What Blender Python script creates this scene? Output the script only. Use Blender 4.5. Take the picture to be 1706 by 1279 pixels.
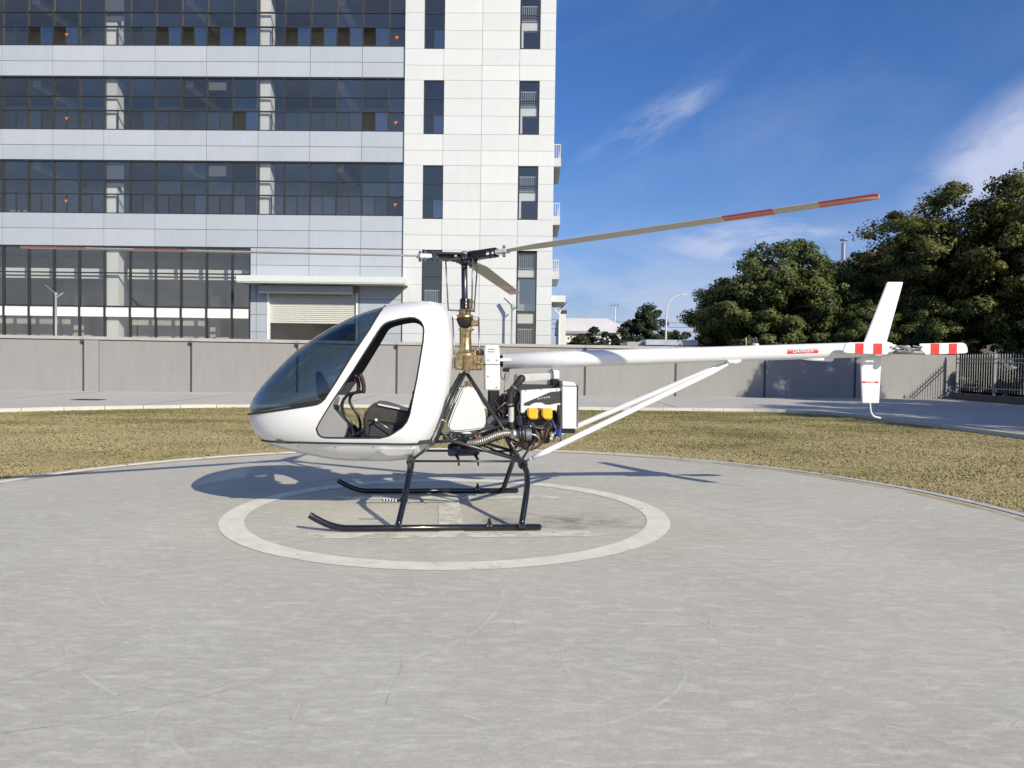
import bpy, bmesh, math, random
import numpy as np
from mathutils import Vector, Matrix

for o in list(bpy.data.objects):
    bpy.data.objects.remove(o, do_unlink=True)
SC = bpy.context.scene
COL = SC.collection
R = math.radians

# ------------------------------------------------------------------ camera, sky, sun, exposure
EYE = 1.5
pitch = math.atan(37.5 / 1290.0)
cam_d = bpy.data.cameras.new("camera")
cam = bpy.data.objects.new("camera", cam_d)
COL.objects.link(cam)
cam_d.sensor_fit = 'HORIZONTAL'
cam_d.sensor_width = 36.0
cam_d.lens = 36.0 * 1290.0 / 1706.0
cam_d.clip_start = 0.05
cam_d.clip_end = 4000
cam.matrix_world = (Matrix.Translation((0, 0, EYE)) @ Matrix.Rotation(math.pi / 2 - pitch, 4, 'X')
                    @ Matrix.Rotation(0.0145, 4, 'Z'))
SC.camera = cam

SUN = Vector((1.12, -1.41, 1.0)).normalized()           # towards the sun
SUN_EL = math.asin(SUN.z)
SUN_AZ = math.atan2(SUN.x, SUN.y)

world = bpy.data.worlds.new("World")
SC.world = world
world.use_nodes = True


def world_nodes():
    nt = world.node_tree
    nt.nodes.clear()
    N, L = nt.nodes, nt.links
    out = N.new('ShaderNodeOutputWorld')
    bg = N.new('ShaderNodeBackground')
    bg.inputs['Strength'].default_value = 0.092
    sky = N.new('ShaderNodeTexSky')
    sky.sky_type = 'NISHITA'
    sky.sun_disc = False
    sky.sun_elevation = SUN_EL
    sky.sun_rotation = SUN_AZ
    sky.altitude = 0
    sky.air_density = 1.0
    sky.dust_density = 1.2
    sky.ozone_density = 5.0
    tc = N.new('ShaderNodeTexCoord')
    sep = N.new('ShaderNodeSeparateXYZ')
    L.new(tc.outputs['Generated'], sep.inputs[0])

    def math_(op, a, b=None, c=None):
        n = N.new('ShaderNodeMath')
        n.operation = op
        for i, v in enumerate((a, b, c)):
            if v is None:
                continue
            if isinstance(v, (int, float)):
                n.inputs[i].default_value = v
            else:
                L.new(v, n.inputs[i])
        return n.outputs[0]
    az = math_('ARCTAN2', sep.outputs[0], sep.outputs[1])
    el = math_('ARCSINE', sep.outputs[2])

    def noise(scale, detail, rough, sx, sz, off=0.0, rot=0.0):
        ca, sa = math.cos(rot), math.sin(rot)
        u = math_('ADD', math_('MULTIPLY', az, ca * sx), math_('MULTIPLY', el, sa * sx))
        v = math_('ADD', math_('MULTIPLY', az, -sa * sz), math_('MULTIPLY', el, ca * sz))
        cb = N.new('ShaderNodeCombineXYZ')
        L.new(u, cb.inputs[0])
        L.new(v, cb.inputs[1])
        cb.inputs[2].default_value = off
        t = N.new('ShaderNodeTexNoise')
        t.inputs['Scale'].default_value = scale
        t.inputs['Detail'].default_value = detail
        t.inputs['Roughness'].default_value = rough
        t.inputs['Distortion'].default_value = 0.35
        L.new(cb.outputs[0], t.inputs['Vector'])
        return t.outputs['Fac']

    def ellipse(a0, e0, ra, re, rot):
        ca, sa = math.cos(rot), math.sin(rot)
        da, de = math_('SUBTRACT', az, a0), math_('SUBTRACT', el, e0)
        u = math_('DIVIDE', math_('ADD', math_('MULTIPLY', da, ca), math_('MULTIPLY', de, sa)), ra)
        v = math_('DIVIDE', math_('ADD', math_('MULTIPLY', da, -sa), math_('MULTIPLY', de, ca)), re)
        d = math_('SQRT', math_('ADD', math_('MULTIPLY', u, u), math_('MULTIPLY', v, v)))
        mr = N.new('ShaderNodeMapRange')
        mr.interpolation_type = 'SMOOTHSTEP'
        mr.inputs['From Min'].default_value = 1.0
        mr.inputs['From Max'].default_value = 0.1
        L.new(d, mr.inputs['Value'])
        return mr.outputs[0]

    def smooth(v, a, b, t0=0.0, t1=1.0):
        mr = N.new('ShaderNodeMapRange')
        mr.interpolation_type = 'SMOOTHSTEP'
        mr.inputs['From Min'].default_value = a
        mr.inputs['From Max'].default_value = b
        mr.inputs['To Min'].default_value = t0
        mr.inputs['To Max'].default_value = t1
        L.new(v, mr.inputs['Value'])
        return mr.outputs[0]
    puff2 = smooth(noise(7, 7, 0.62, 1.0, 2.6, 2.2), 0.34, 0.62)
    streak = smooth(noise(7, 6, 0.62, 0.7, 3.2, 1.3, 0.42), 0.30, 0.70)
    puff = smooth(noise(6, 6, 0.58, 1.0, 2.0, 4.1), 0.28, 0.60)
    c = math_('MULTIPLY', math_('MULTIPLY', ellipse(0.168, 0.290, 0.125, 0.032, 0.46), streak), 0.9)
    c = math_('MAXIMUM', c, math_('MULTIPLY', math_('MULTIPLY', ellipse(0.62, 0.245, 0.22, 0.085, 0.40), puff), 1.4))
    c = math_('MAXIMUM', c, math_('MULTIPLY', math_('MULTIPLY', ellipse(0.30, 0.150, 0.20, 0.045, 0.03), puff2), 0.9))
    bank = math_('MULTIPLY', smooth(el, 0.24, 0.03), smooth(noise(5, 5, 0.55, 1.0, 3.5, 9.0), 0.22, 0.62))
    c = math_('MAXIMUM', c, math_('MULTIPLY', bank, 0.72))
    thin = math_('MULTIPLY', smooth(noise(2.2, 7, 0.6, 1.0, 2.4, 7.7, 0.3), 0.35, 0.75), 0.16)
    c = math_('MAXIMUM', c, thin)
    c = math_('MINIMUM', c, 0.92)
    mix = N.new('ShaderNodeMix')
    mix.data_type = 'RGBA'
    L.new(c, mix.inputs['Factor'])
    wb = N.new('ShaderNodeMix')                       # white balance of the picture
    wb.data_type = 'RGBA'
    wb.blend_type = 'MULTIPLY'
    wb.inputs['Factor'].default_value = 1.0
    L.new(sky.outputs[0], wb.inputs[6])
    wb.inputs[7].default_value = (0.92, 0.97, 1.20, 1)
    hs = N.new('ShaderNodeHueSaturation')
    hs.inputs['Saturation'].default_value = 1.10
    L.new(wb.outputs[2], hs.inputs['Color'])
    L.new(hs.outputs[0], mix.inputs[6])
    mix.inputs[7].default_value = (5.4, 5.9, 7.8, 1)
    L.new(mix.outputs[2], bg.inputs['Color'])
    L.new(bg.outputs[0], out.inputs['Surface'])


world_nodes()

sun_d = bpy.data.lights.new("sun", 'SUN')
sun_d.energy = 4.5
sun_d.angle = R(0.53)
sun_d.color = (1.0, 0.915, 0.765)
sun = bpy.data.objects.new("sun", sun_d)
COL.objects.link(sun)
sun.rotation_euler = SUN.to_track_quat('Z', 'Y').to_euler()
sun.location = (20, -25, 30)

SC.render.engine = 'CYCLES'
SC.view_settings.view_transform = 'Standard'
SC.view_settings.look = 'None'
SC.view_settings.gamma = 1.0
SC.view_settings.exposure = 0.25
SC.render.resolution_x = 1024
SC.render.resolution_y = 768
SC.cycles.max_bounces = 8
SC.cycles.transparent_max_bounces = 24

# ------------------------------------------------------------------ materials
MATS = {}


def srgb(r, g, b):
    f = lambda c: (c / 255 / 12.92) if c / 255 <= 0.04045 else ((c / 255 + 0.055) / 1.055) ** 2.4
    return (f(r), f(g), f(b))


def new_mat(name):
    m = bpy.data.materials.new(name)
    m.use_nodes = True
    nt = m.node_tree
    return m, nt, nt.nodes, nt.links, nt.nodes['Principled BSDF']


def M(name, col, rough=0.5, metal=0.0, var=0.08, scale=6.0, bump=0.0, bscale=40.0, coat=0.0, spec=0.5, col2=None,
      rvar=0.1, stretch=(1, 1, 1)):
    """procedural paint / metal / cloth: a base colour that drifts with noise, a noisy gloss and fine relief"""
    if name in MATS:
        return MATS[name]
    m, nt, N, L, b = new_mat(name)
    tc = N.new('ShaderNodeTexCoord')
    mp = N.new('ShaderNodeMapping')
    mp.inputs['Scale'].default_value = stretch
    L.new(tc.outputs['Object'], mp.inputs[0])
    n = N.new('ShaderNodeTexNoise')
    n.inputs['Scale'].default_value = scale
    n.inputs['Detail'].default_value = 6
    n.inputs['Roughness'].default_value = 0.6
    L.new(mp.outputs[0], n.inputs['Vector'])
    r = N.new('ShaderNodeValToRGB')
    r.color_ramp.elements[0].position = 0.28
    r.color_ramp.elements[1].position = 0.72
    c2 = col2 or tuple(c * (1 - var) for c in col)
    c1 = tuple(min(1, c * (1 + var)) for c in col)
    r.color_ramp.elements[0].color = (*c2, 1)
    r.color_ramp.elements[1].color = (*c1, 1)
    L.new(n.outputs['Fac'], r.inputs[0])
    L.new(r.outputs[0], b.inputs['Base Color'])
    mr = N.new('ShaderNodeMapRange')
    mr.inputs['To Min'].default_value = max(0.02, rough - rvar)
    mr.inputs['To Max'].default_value = min(1, rough + rvar)
    L.new(n.outputs['Fac'], mr.inputs['Value'])
    L.new(mr.outputs[0], b.inputs['Roughness'])
    b.inputs['Metallic'].default_value = metal
    b.inputs['Specular IOR Level'].default_value = spec
    b.inputs['Coat Weight'].default_value = coat
    b.inputs['Coat Roughness'].default_value = 0.08
    if bump:
        n2 = N.new('ShaderNodeTexNoise')
        n2.inputs['Scale'].default_value = bscale
        n2.inputs['Detail'].default_value = 4
        L.new(mp.outputs[0], n2.inputs['Vector'])
        bp = N.new('ShaderNodeBump')
        bp.inputs['Strength'].default_value = bump
        bp.inputs['Distance'].default_value = 0.01
        L.new(n2.outputs['Fac'], bp.inputs['Height'])
        L.new(bp.outputs[0], b.inputs['Normal'])
    MATS[name] = m
    return m


def glass_mat(name, tint, refl, rough=0.01, wave=0.0, gcol=(0.95, 0.97, 1.0)):
    if name in MATS:
        return MATS[name]
    m, nt, N, L, b = new_mat(name)
    N.remove(b)
    out = N['Material Output']
    tr = N.new('ShaderNodeBsdfTransparent')
    tr.inputs[0].default_value = (*tint, 1)
    gl = N.new('ShaderNodeBsdfGlossy')
    gl.inputs['Roughness'].default_value = rough
    gl.inputs['Color'].default_value = (*gcol, 1)
    fr = N.new('ShaderNodeLayerWeight')              # 1 - |cos|, the same from both faces of the sheet
    fr.inputs['Blend'].default_value = 0.5
    pw = N.new('ShaderNodeMath')
    pw.operation = 'POWER'
    pw.inputs[1].default_value = 5.0
    L.new(fr.outputs['Facing'], pw.inputs[0])
    ad = N.new('ShaderNodeMath')
    ad.operation = 'MULTIPLY_ADD'
    ad.use_clamp = True
    ad.inputs[1].default_value = 0.95
    ad.inputs[2].default_value = refl
    L.new(pw.outputs[0], ad.inputs[0])
    mx = N.new('ShaderNodeMixShader')
    L.new(ad.outputs[0], mx.inputs[0])
    L.new(tr.outputs[0], mx.inputs[1])
    L.new(gl.outputs[0], mx.inputs[2])
    if wave:
        tc = N.new('ShaderNodeTexCoord')
        n = N.new('ShaderNodeTexNoise')
        n.inputs['Scale'].default_value = 0.9
        n.inputs['Detail'].default_value = 2
        L.new(tc.outputs['Object'], n.inputs['Vector'])
        bp = N.new('ShaderNodeBump')
        bp.inputs['Strength'].default_value = wave
        bp.inputs['Distance'].default_value = 0.05
        L.new(n.outputs['Fac'], bp.inputs['Height'])
        L.new(bp.outputs[0], gl.inputs['Normal'])
        L.new(bp.outputs[0], fr.inputs['Normal'])
    L.new(mx.outputs[0], out.inputs['Surface'])
    MATS[name] = m
    return m


def concrete_mat(name, base, dark, light, pink=None, scale=1.0, streak=0.5):
    if name in MATS:
        return MATS[name]
    m, nt, N, L, b = new_mat(name)
    tc = N.new('ShaderNodeTexCoord')

    def tex(sc, detail, rough, stretch=(1, 1, 1), rot=0, dist=0.0):
        mp = N.new('ShaderNodeMapping')
        mp.inputs['Scale'].default_value = stretch
        mp.inputs['Rotation'].default_value = (0, 0, rot)
        L.new(tc.outputs['Object'], mp.inputs[0])
        n = N.new('ShaderNodeTexNoise')
        n.inputs['Scale'].default_value = sc * scale
        n.inputs['Detail'].default_value = detail
        n.inputs['Roughness'].default_value = rough
        n.inputs['Distortion'].default_value = dist
        L.new(mp.outputs[0], n.inputs['Vector'])
        return n.outputs['Fac']

    def ramp(f, a, b_, ca, cb):
        r = N.new('ShaderNodeValToRGB')
        r.color_ramp.elements[0].position = a
        r.color_ramp.elements[1].position = b_
        r.color_ramp.elements[0].color = (*ca, 1)
        r.color_ramp.elements[1].color = (*cb, 1)
        L.new(f, r.inputs[0])
        return r.outputs[0]

    def mixc(f, a, bb, mode='MIX'):
        x = N.new('ShaderNodeMix')
        x.data_type = 'RGBA'
        x.blend_type = mode
        if isinstance(f, float):
            x.inputs['Factor'].default_value = f
        else:
            L.new(f, x.inputs['Factor'])
        for i, v in ((6, a), (7, bb)):
            if isinstance(v, tuple):
                x.inputs[i].default_value = (*v, 1)
            else:
                L.new(v, x.inputs[i])
        return x.outputs[2]
    c = ramp(tex(0.55, 7, 0.62, dist=0.4), 0.30, 0.70, dark, base)
    c = mixc(ramp(tex(4.5, 8, 0.75, (1, 3.0, 1), 0.5, 0.6), 0.48, 0.78, (0, 0, 0), (streak, streak, streak)), c, light)
    c = mixc(ramp(tex(7.0, 8, 0.8, (1, 5.0, 1), -0.9, 0.8), 0.54, 0.74, (0, 0, 0), (streak * 0.8,) * 3), c, light)
    c = mixc(ramp(tex(9.0, 8, 0.8, (1, 7.0, 1), 0.12, 0.5), 0.53, 0.74, (0, 0, 0), (streak,) * 3), c, dark)
    c = mixc(ramp(tex(16.0, 6, 0.8, (1, 9.0, 1), 0.9, 0.3), 0.58, 0.70, (0, 0, 0), (streak * 0.6,) * 3), c, light)
    if pink:
        c = mixc(ramp(tex(0.25, 3, 0.5), 0.5, 0.75, (0, 0, 0), (0.5, 0.5, 0.5)), c, pink)
    c = mixc(0.5, c, ramp(tex(60, 3, 0.7), 0.25, 0.75, (0.80, 0.80, 0.80), (1.2, 1.2, 1.2)), 'MULTIPLY')
    c = mixc(0.6, c, ramp(tex(14, 5, 0.7, (1, 1.8, 1), 0.3), 0.3, 0.7, (0.86, 0.86, 0.86), (1.14, 1.14, 1.14)), 'MULTIPLY')
    L.new(c, b.inputs['Base Color'])
    b.inputs['Roughness'].default_value = 0.82
    b.inputs['Specular IOR Level'].default_value = 0.3
    bp = N.new('ShaderNodeBump')
    bp.inputs['Strength'].default_value = 0.25
    bp.inputs['Distance'].default_value = 0.004
    L.new(tex(90, 4, 0.7), bp.inputs['Height'])
    L.new(bp.outputs[0], b.inputs['Normal'])
    MATS[name] = m
    return m


def clad_mat(name, col, dirt, amount=0.25):
    """coated panel with faint rain streaks and a little grime"""
    m = M(name, col, 0.45, 0.0, 0.03, 0.8)
    nt = m.node_tree
    N, L = nt.nodes, nt.links
    b = N['Principled BSDF']
    src = b.inputs['Base Color'].links[0].from_socket
    tc = N.new('ShaderNodeTexCoord')
    ob = N.new('ShaderNodeObjectInfo')
    va = N.new('ShaderNodeVectorMath')
    va.operation = 'ADD'
    L.new(tc.outputs['Object'], va.inputs[0])
    L.new(ob.outputs['Location'], va.inputs[1])
    mp = N.new('ShaderNodeMapping')
    mp.inputs['Scale'].default_value = (2.2, 1.0, 0.30)
    L.new(va.outputs[0], mp.inputs[0])
    n = N.new('ShaderNodeTexNoise')
    n.inputs['Scale'].default_value = 1.6
    n.inputs['Detail'].default_value = 7
    n.inputs['Roughness'].default_value = 0.7
    L.new(mp.outputs[0], n.inputs['Vector'])
    r = N.new('ShaderNodeMapRange')
    r.inputs['From Min'].default_value = 0.45
    r.inputs['From Max'].default_value = 0.80
    r.inputs['To Max'].default_value = amount
    L.new(n.outputs['Fac'], r.inputs['Value'])
    mx = N.new('ShaderNodeMix')
    mx.data_type = 'RGBA'
    L.new(r.outputs[0], mx.inputs['Factor'])
    L.new(src, mx.inputs[6])
    mx.inputs[7].default_value = (*dirt, 1)
    # each panel a touch lighter or darker than its neighbour
    mr = N.new('ShaderNodeMapRange')
    mr.inputs['To Min'].default_value = 0.965
    mr.inputs['To Max'].default_value = 1.03
    L.new(ob.outputs['Random'], mr.inputs['Value'])
    m2 = N.new('ShaderNodeMix')
    m2.data_type = 'RGBA'
    m2.blend_type = 'MULTIPLY'
    m2.inputs['Factor'].default_value = 1.0
    L.new(mx.outputs[2], m2.inputs[6])
    L.new(mr.outputs[0], m2.inputs[7])
    L.new(m2.outputs[2], b.inputs['Base Color'])
    return m


def worn_mat(name, col, thresh, soft, scale, stretch=(1, 1, 1), alpha=1.0, rough=0.8):
    """worn paint or scuff: breaks up to nothing where the noise falls low"""
    if name in MATS:
        return MATS[name]
    m, nt, N, L, b = new_mat(name)
    tc = N.new('ShaderNodeTexCoord')
    mp = N.new('ShaderNodeMapping')
    mp.inputs['Scale'].default_value = stretch
    L.new(tc.outputs['Object'], mp.inputs[0])
    n = N.new('ShaderNodeTexNoise')
    n.inputs['Scale'].default_value = scale
    n.inputs['Detail'].default_value = 8
    n.inputs['Roughness'].default_value = 0.75
    L.new(mp.outputs[0], n.inputs['Vector'])
    mr = N.new('ShaderNodeMapRange')
    mr.inputs['From Min'].default_value = thresh - soft
    mr.inputs['From Max'].default_value = thresh + soft
    mr.inputs['To Max'].default_value = alpha
    L.new(n.outputs['Fac'], mr.inputs['Value'])
    L.new(mr.outputs[0], b.inputs['Alpha'])
    n2 = N.new('ShaderNodeTexNoise')
    n2.inputs['Scale'].default_value = 5
    n2.inputs['Detail'].default_value = 5
    L.new(tc.outputs['Object'], n2.inputs['Vector'])
    r = N.new('ShaderNodeValToRGB')
    r.color_ramp.elements[0].position = 0.3
    r.color_ramp.elements[1].position = 0.7
    r.color_ramp.elements[0].color = (*[c * 0.82 for c in col], 1)
    r.color_ramp.elements[1].color = (*col, 1)
    L.new(n2.outputs['Fac'], r.inputs[0])
    L.new(r.outputs[0], b.inputs['Base Color'])
    b.inputs['Roughness'].default_value = rough
    MATS[name] = m
    return m


# ------------------------------------------------------------------ mesh builder
class MB:
    def __init__(self):
        self.v, self.f, self.m, self.s = [], [], [], []

    def add(self, vs, fs, mi=0, smooth=False):
        o = len(self.v)
        self.v += [tuple(p) for p in vs]
        for f in fs:
            self.f.append([i + o for i in f])
            self.m.append(mi)
            self.s.append(smooth)
        return self

    def box(self, x0, x1, y0, y1, z0, z1, mi=0):
        vs = [(x, y, z) for z in (z0, z1) for y in (y0, y1) for x in (x0, x1)]
        return self.add(vs, [(0, 2, 3, 1), (4, 5, 7, 6), (0, 1, 5, 4), (2, 6, 7, 3), (0, 4, 6, 2), (1, 3, 7, 5)], mi)

    def obox(self, p, q, w, h, up=(0, 0, 1), mi=0):
        """a bar of section w x h from p to q"""
        p, q = Vector(p), Vector(q)
        d = (q - p).normalized()
        s = d.cross(Vector(up))
        if s.length < 1e-5:
            s = d.cross(Vector((1, 0, 0)))
        s.normalize()
        u = s.cross(d)
        vs = []
        for e in (p, q):
            for a, b in ((-1, -1), (1, -1), (1, 1), (-1, 1)):
                vs.append(e + s * a * w / 2 + u * b * h / 2)
        return self.add(vs, [(0, 1, 2, 3)[::-1], (4, 5, 6, 7), (0, 1, 5, 4), (1, 2, 6, 5), (2, 3, 7, 6), (3, 0, 4, 7)], mi)

    def tube(self, pts, r, n=10, mi=0, caps=True):
        pts = [Vector(p) for p in pts]
        rs = r if isinstance(r, (list, tuple)) else [r] * len(pts)
        d0 = (pts[1] - pts[0]).normalized()
        a = d0.cross(Vector((0, 0, 1)))
        if a.length < 1e-3:
            a = d0.cross(Vector((0, 1, 0)))
        a.normalize()
        vs, fs = [], []
        for i, p in enumerate(pts):
            if i == 0:
                d = d0
            elif i == len(pts) - 1:
                d = (pts[i] - pts[i - 1]).normalized()
            else:
                d = ((pts[i + 1] - pts[i]).normalized() + (pts[i] - pts[i - 1]).normalized())
                d = d.normalized() if d.length > 1e-6 else (pts[i] - pts[i - 1]).normalized()
            a = (a - d * a.dot(d)).normalized()
            b = d.cross(a)
            for k in range(n):
                t = 2 * math.pi * k / n
                vs.append(p + (a * math.cos(t) + b * math.sin(t)) * rs[i])
        for i in range(len(pts) - 1):
            for k in range(n):
                fs.append((i * n + k, i * n + (k + 1) % n, (i + 1) * n + (k + 1) % n, (i + 1) * n + k))
        self.add(vs, fs, mi, True)
        if caps:
            o = len(self.v) - len(vs)
            self.f.append([o + k for k in range(n)][::-1])
            self.f.append([o + (len(pts) - 1) * n + k for k in range(n)])
            self.m += [mi, mi]
            self.s += [False, False]
        return self

    def lathe(self, prof, c=(0, 0, 0), axis=(0, 0, 1), n=20, mi=0):
        """profile of (radius, height) about an axis"""
        ax = Vector(axis).normalized()
        a = ax.cross(Vector((0, 0, 1)))
        if a.length < 1e-3:
            a = Vector((1, 0, 0))
        a.normalize()
        b = ax.cross(a)
        c = Vector(c)
        vs, fs = [], []
        for (r, h) in prof:
            for k in range(n):
                t = 2 * math.pi * k / n
                vs.append(c + ax * h + (a * math.cos(t) + b * math.sin(t)) * max(r, 1e-4))
        for i in range(len(prof) - 1):
            for k in range(n):
                fs.append((i * n + k, i * n + (k + 1) % n, (i + 1) * n + (k + 1) % n, (i + 1) * n + k))
        fs.append(tuple(range(n))[::-1])
        fs.append(tuple((len(prof) - 1) * n + k for k in range(n)))
        return self.add(vs, fs, mi, False)

    def prism(self, poly, y0, y1, mi=0, mi_side=None):
        """polygon in x,z (counter-clockwise seen from -y) pushed from y0 to y1"""
        n = len(poly)
        vs = [(x, y0, z) for x, z in poly] + [(x, y1, z) for x, z in poly]
        self.add(vs, [tuple(range(n)), tuple(range(n, 2 * n))[::-1]], mi)
        o = len(self.v) - 2 * n
        for i in range(n):
            j = (i + 1) % n
            self.f.append([o + j, o + i, o + n + i, o + n + j])
            self.m.append(mi if mi_side is None else mi_side)
            self.s.append(False)
        return self

    def mesh(self, name, mats, bevel=0.0):
        me = bpy.data.meshes.new(name)
        me.from_pydata(self.v, [], self.f)
        for mm in (mats if isinstance(mats, (list, tuple)) else [mats]):
            me.materials.append(mm)
        me.polygons.foreach_set('material_index', self.m)
        me.polygons.foreach_set('use_smooth', self.s)
        me.update()
        return me

    def build(self, name, mats, parent=None, bevel=0.0, smooth=None):
        me = self.mesh(name, mats)
        o = bpy.data.objects.new(name, me)
        COL.objects.link(o)
        if parent is not None:
            o.parent = parent
        bm = bmesh.new()
        bm.from_mesh(me)
        bmesh.ops.recalc_face_normals(bm, faces=bm.faces)
        if bevel:
            bmesh.ops.bevel(bm, geom=list(bm.edges), offset=bevel, segments=2, affect='EDGES', clamp_overlap=True)
        bm.to_mesh(me)
        bm.free()
        if smooth is not None:
            me.polygons.foreach_set('use_smooth', [True] * len(me.polygons))
            me.set_sharp_from_angle(angle=R(smooth))
        return o


def tag(o, label=None, cat=None, group=None, kind=None):
    if label:
        o['label'] = label
    if cat:
        o['category'] = cat
    if group:
        o['group'] = group
    if kind:
        o['kind'] = kind
    return o


def thing(name, label, cat, loc=(0, 0, 0), rotz=0.0, group=None):
    o = bpy.data.objects.new(name, None)
    o.empty_display_size = 0.3
    COL.objects.link(o)
    o.location = loc
    o.rotation_euler = (0, 0, rotz)
    return tag(o, label, cat, group)


PIECES = {}


def piece(name, x0, x1, y0, y1, z0, z1, mat, parent, bev=0.0):
    """one box-shaped piece at its place; alike pieces share one mesh"""
    key = (name, round(x1 - x0, 3), round(y1 - y0, 3), round(z1 - z0, 3), mat.name)
    if key not in PIECES:
        b = MB().box(0, x1 - x0, 0, y1 - y0, 0, z1 - z0)
        PIECES[key] = b.mesh(name, mat)
    o = bpy.data.objects.new(name, PIECES[key])
    COL.objects.link(o)
    o.parent = parent
    o.location = (x0, y0, z0)
    return o


def copy_tree(o, parent=None):
    c = o.copy()
    COL.objects.link(c)
    c.parent = parent
    for ch in list(o.children):
        copy_tree(ch, c)
    return c


def text_mesh(txt, size, mat, parent, loc, rot, name='lettering', extrude=0.0008, bold=0.0):
    cu = bpy.data.curves.new(name, 'FONT')
    cu.body = txt
    cu.size = size
    cu.align_x = 'CENTER'
    cu.align_y = 'CENTER'
    cu.extrude = extrude
    cu.offset = bold
    cu.space_character = 1.12
    tmp = bpy.data.objects.new('tmp', cu)
    COL.objects.link(tmp)
    dg = bpy.context.evaluated_depsgraph_get()
    me = bpy.data.meshes.new_from_object(tmp.evaluated_get(dg))
    bpy.data.objects.remove(tmp, do_unlink=True)
    me.materials.clear()
    me.materials.append(mat)
    o = bpy.data.objects.new(name, me)
    COL.objects.link(o)
    o.parent = parent
    o.location = loc
    o.rotation_euler = rot
    return o


random.seed(7)
rng = np.random.default_rng(11)
# ------------------------------------------------------------------ ground, road, lawn, pad
m_ground = M('earth', (0.10, 0.105, 0.06), 0.9, var=0.3, scale=0.2)
m_road = concrete_mat('road_concrete', (0.51, 0.49, 0.445), (0.43, 0.41, 0.375), (0.57, 0.55, 0.505), None, 0.35, 0.5)
m_pad = concrete_mat('pad_concrete', (0.505, 0.488, 0.408), (0.42, 0.402, 0.333), (0.69, 0.67, 0.578), (0.49, 0.44, 0.385), 1.0, 0.85)
m_kerb = concrete_mat('kerb_concrete', (0.58, 0.56, 0.50), (0.46, 0.44, 0.39), (0.64, 0.62, 0.56), None, 2.0, 0.4)


def sheet(name, poly, z, mat, kind='structure'):
    me = bpy.data.meshes.new(name)
    me.from_pydata([(x, y, z) for x, y in poly], [], [list(range(len(poly)))])
    me.materials.append(mat)
    o = bpy.data.objects.new(name, me)
    COL.objects.link(o)
    if kind:
        o['kind'] = kind
    return o


sheet('ground', [(-1500, -1500), (1500, -1500), (1500, 1500), (-1500, 1500)], -0.12, m_ground)

LAWN_EDGE = [(-34, 2), (-24, 11), (-18, 16.3), (-13.4, 20.3), (-11.2, 22.0), (-8.3, 23.6), (-4.0, 24.5), (2.8, 24.9), (6.2, 25.2),
             (8.2, 25.2), (9.4, 24.6), (10.2, 23.2), (10.75, 20.0), (11.1, 16.7), (11.5, 12), (11.9, 4), (12.2, -14)]


def catmull(pts, k=8):
    P = [pts[0]] + list(pts) + [pts[-1]]
    out = []
    for i in range(1, len(P) - 2):
        p0, p1, p2, p3 = [np.array(p, float) for p in P[i - 1:i + 3]]
        for j in range(k):
            t = j / k
            out.append(tuple(0.5 * ((2 * p1) + (-p0 + p2) * t + (2 * p0 - 5 * p1 + 4 * p2 - p3) * t * t
                                    + (-p0 + 3 * p1 - 3 * p2 + p3) * t ** 3)))
    out.append(tuple(P[-1]))
    return out


edge = catmull(LAWN_EDGE, 6)


def offset_line(line, d):
    a = np.array(line)
    t = np.gradient(a, axis=0)
    t /= np.linalg.norm(t, axis=1)[:, None]
    return a + np.c_[-t[:, 1], t[:, 0]] * d


ROAD_Z = 0.05
outer = offset_line(edge, 0.14)
road_poly = [tuple(p) for p in outer] + [(20.6, -14), (20.6, 36.4), (-60, 26.3), (-60, 2)]
sheet('road', road_poly, ROAD_Z, m_road)

# kerb: single stones along the lawn edge
kerb = tag(bpy.data.objects.new('kerb', None), kind='structure')
COL.objects.link(kerb)
a = np.array(edge)
seg = np.r_[0, np.cumsum(np.linalg.norm(np.diff(a, axis=0), axis=1))]
L_ = 1.0
s = 12.0
while s + L_ < seg[-1] - 10:
    pts = []
    for off in (0.0, 0.14):
        ln = offset_line(edge, off)
        pts.append([np.array([np.interp(q, seg, ln[:, 0]), np.interp(q, seg, ln[:, 1])]) for q in (s + 0.006, s + L_ - 0.006)])
    (p0, p1), (q0, q1) = pts
    zt = ROAD_Z + 0.025 + random.uniform(-0.004, 0.004)
    mb = MB()
    vs = [(*p0, -0.1), (*p1, -0.1), (*q1, -0.1), (*q0, -0.1), (*p0, zt), (*p1, zt), (*q1, zt), (*q0, zt)]
    mb.add(vs, [(3, 2, 1, 0), (4, 5, 6, 7), (0, 1, 5, 4), (1, 2, 6, 5), (2, 3, 7, 6), (3, 0, 4, 7)])
    mb.build('kerb_stone', m_kerb, kerb)
    s += L_

# road expansion joints, as dark grooves
m_joint = M('joint_dark', (0.10, 0.095, 0.09), 0.9, var=0.2)
for x0 in (-22, -16.5, -11.0, -5.5, 0.0, 5.5, 13.0):
    y0 = np.interp(x0, [p[0] for p in edge if p[1] > 14 and p[0] < 9], [p[1] for p in edge if p[1] > 14 and p[0] < 9]) + 0.25 if x0 < 9 else 26.0
    y1 = 33.6 + x0 * 0.126 - 0.2
    mb = MB().box(x0 - 0.012, x0 + 0.012, y0, y1, ROAD_Z + 0.001, ROAD_Z + 0.004)
    mb.build('road_joint', m_joint, bpy.data.objects['road'])

# --- helipad
PC = (-0.5, 7.4)
PR = 5.85
pad = None


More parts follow.
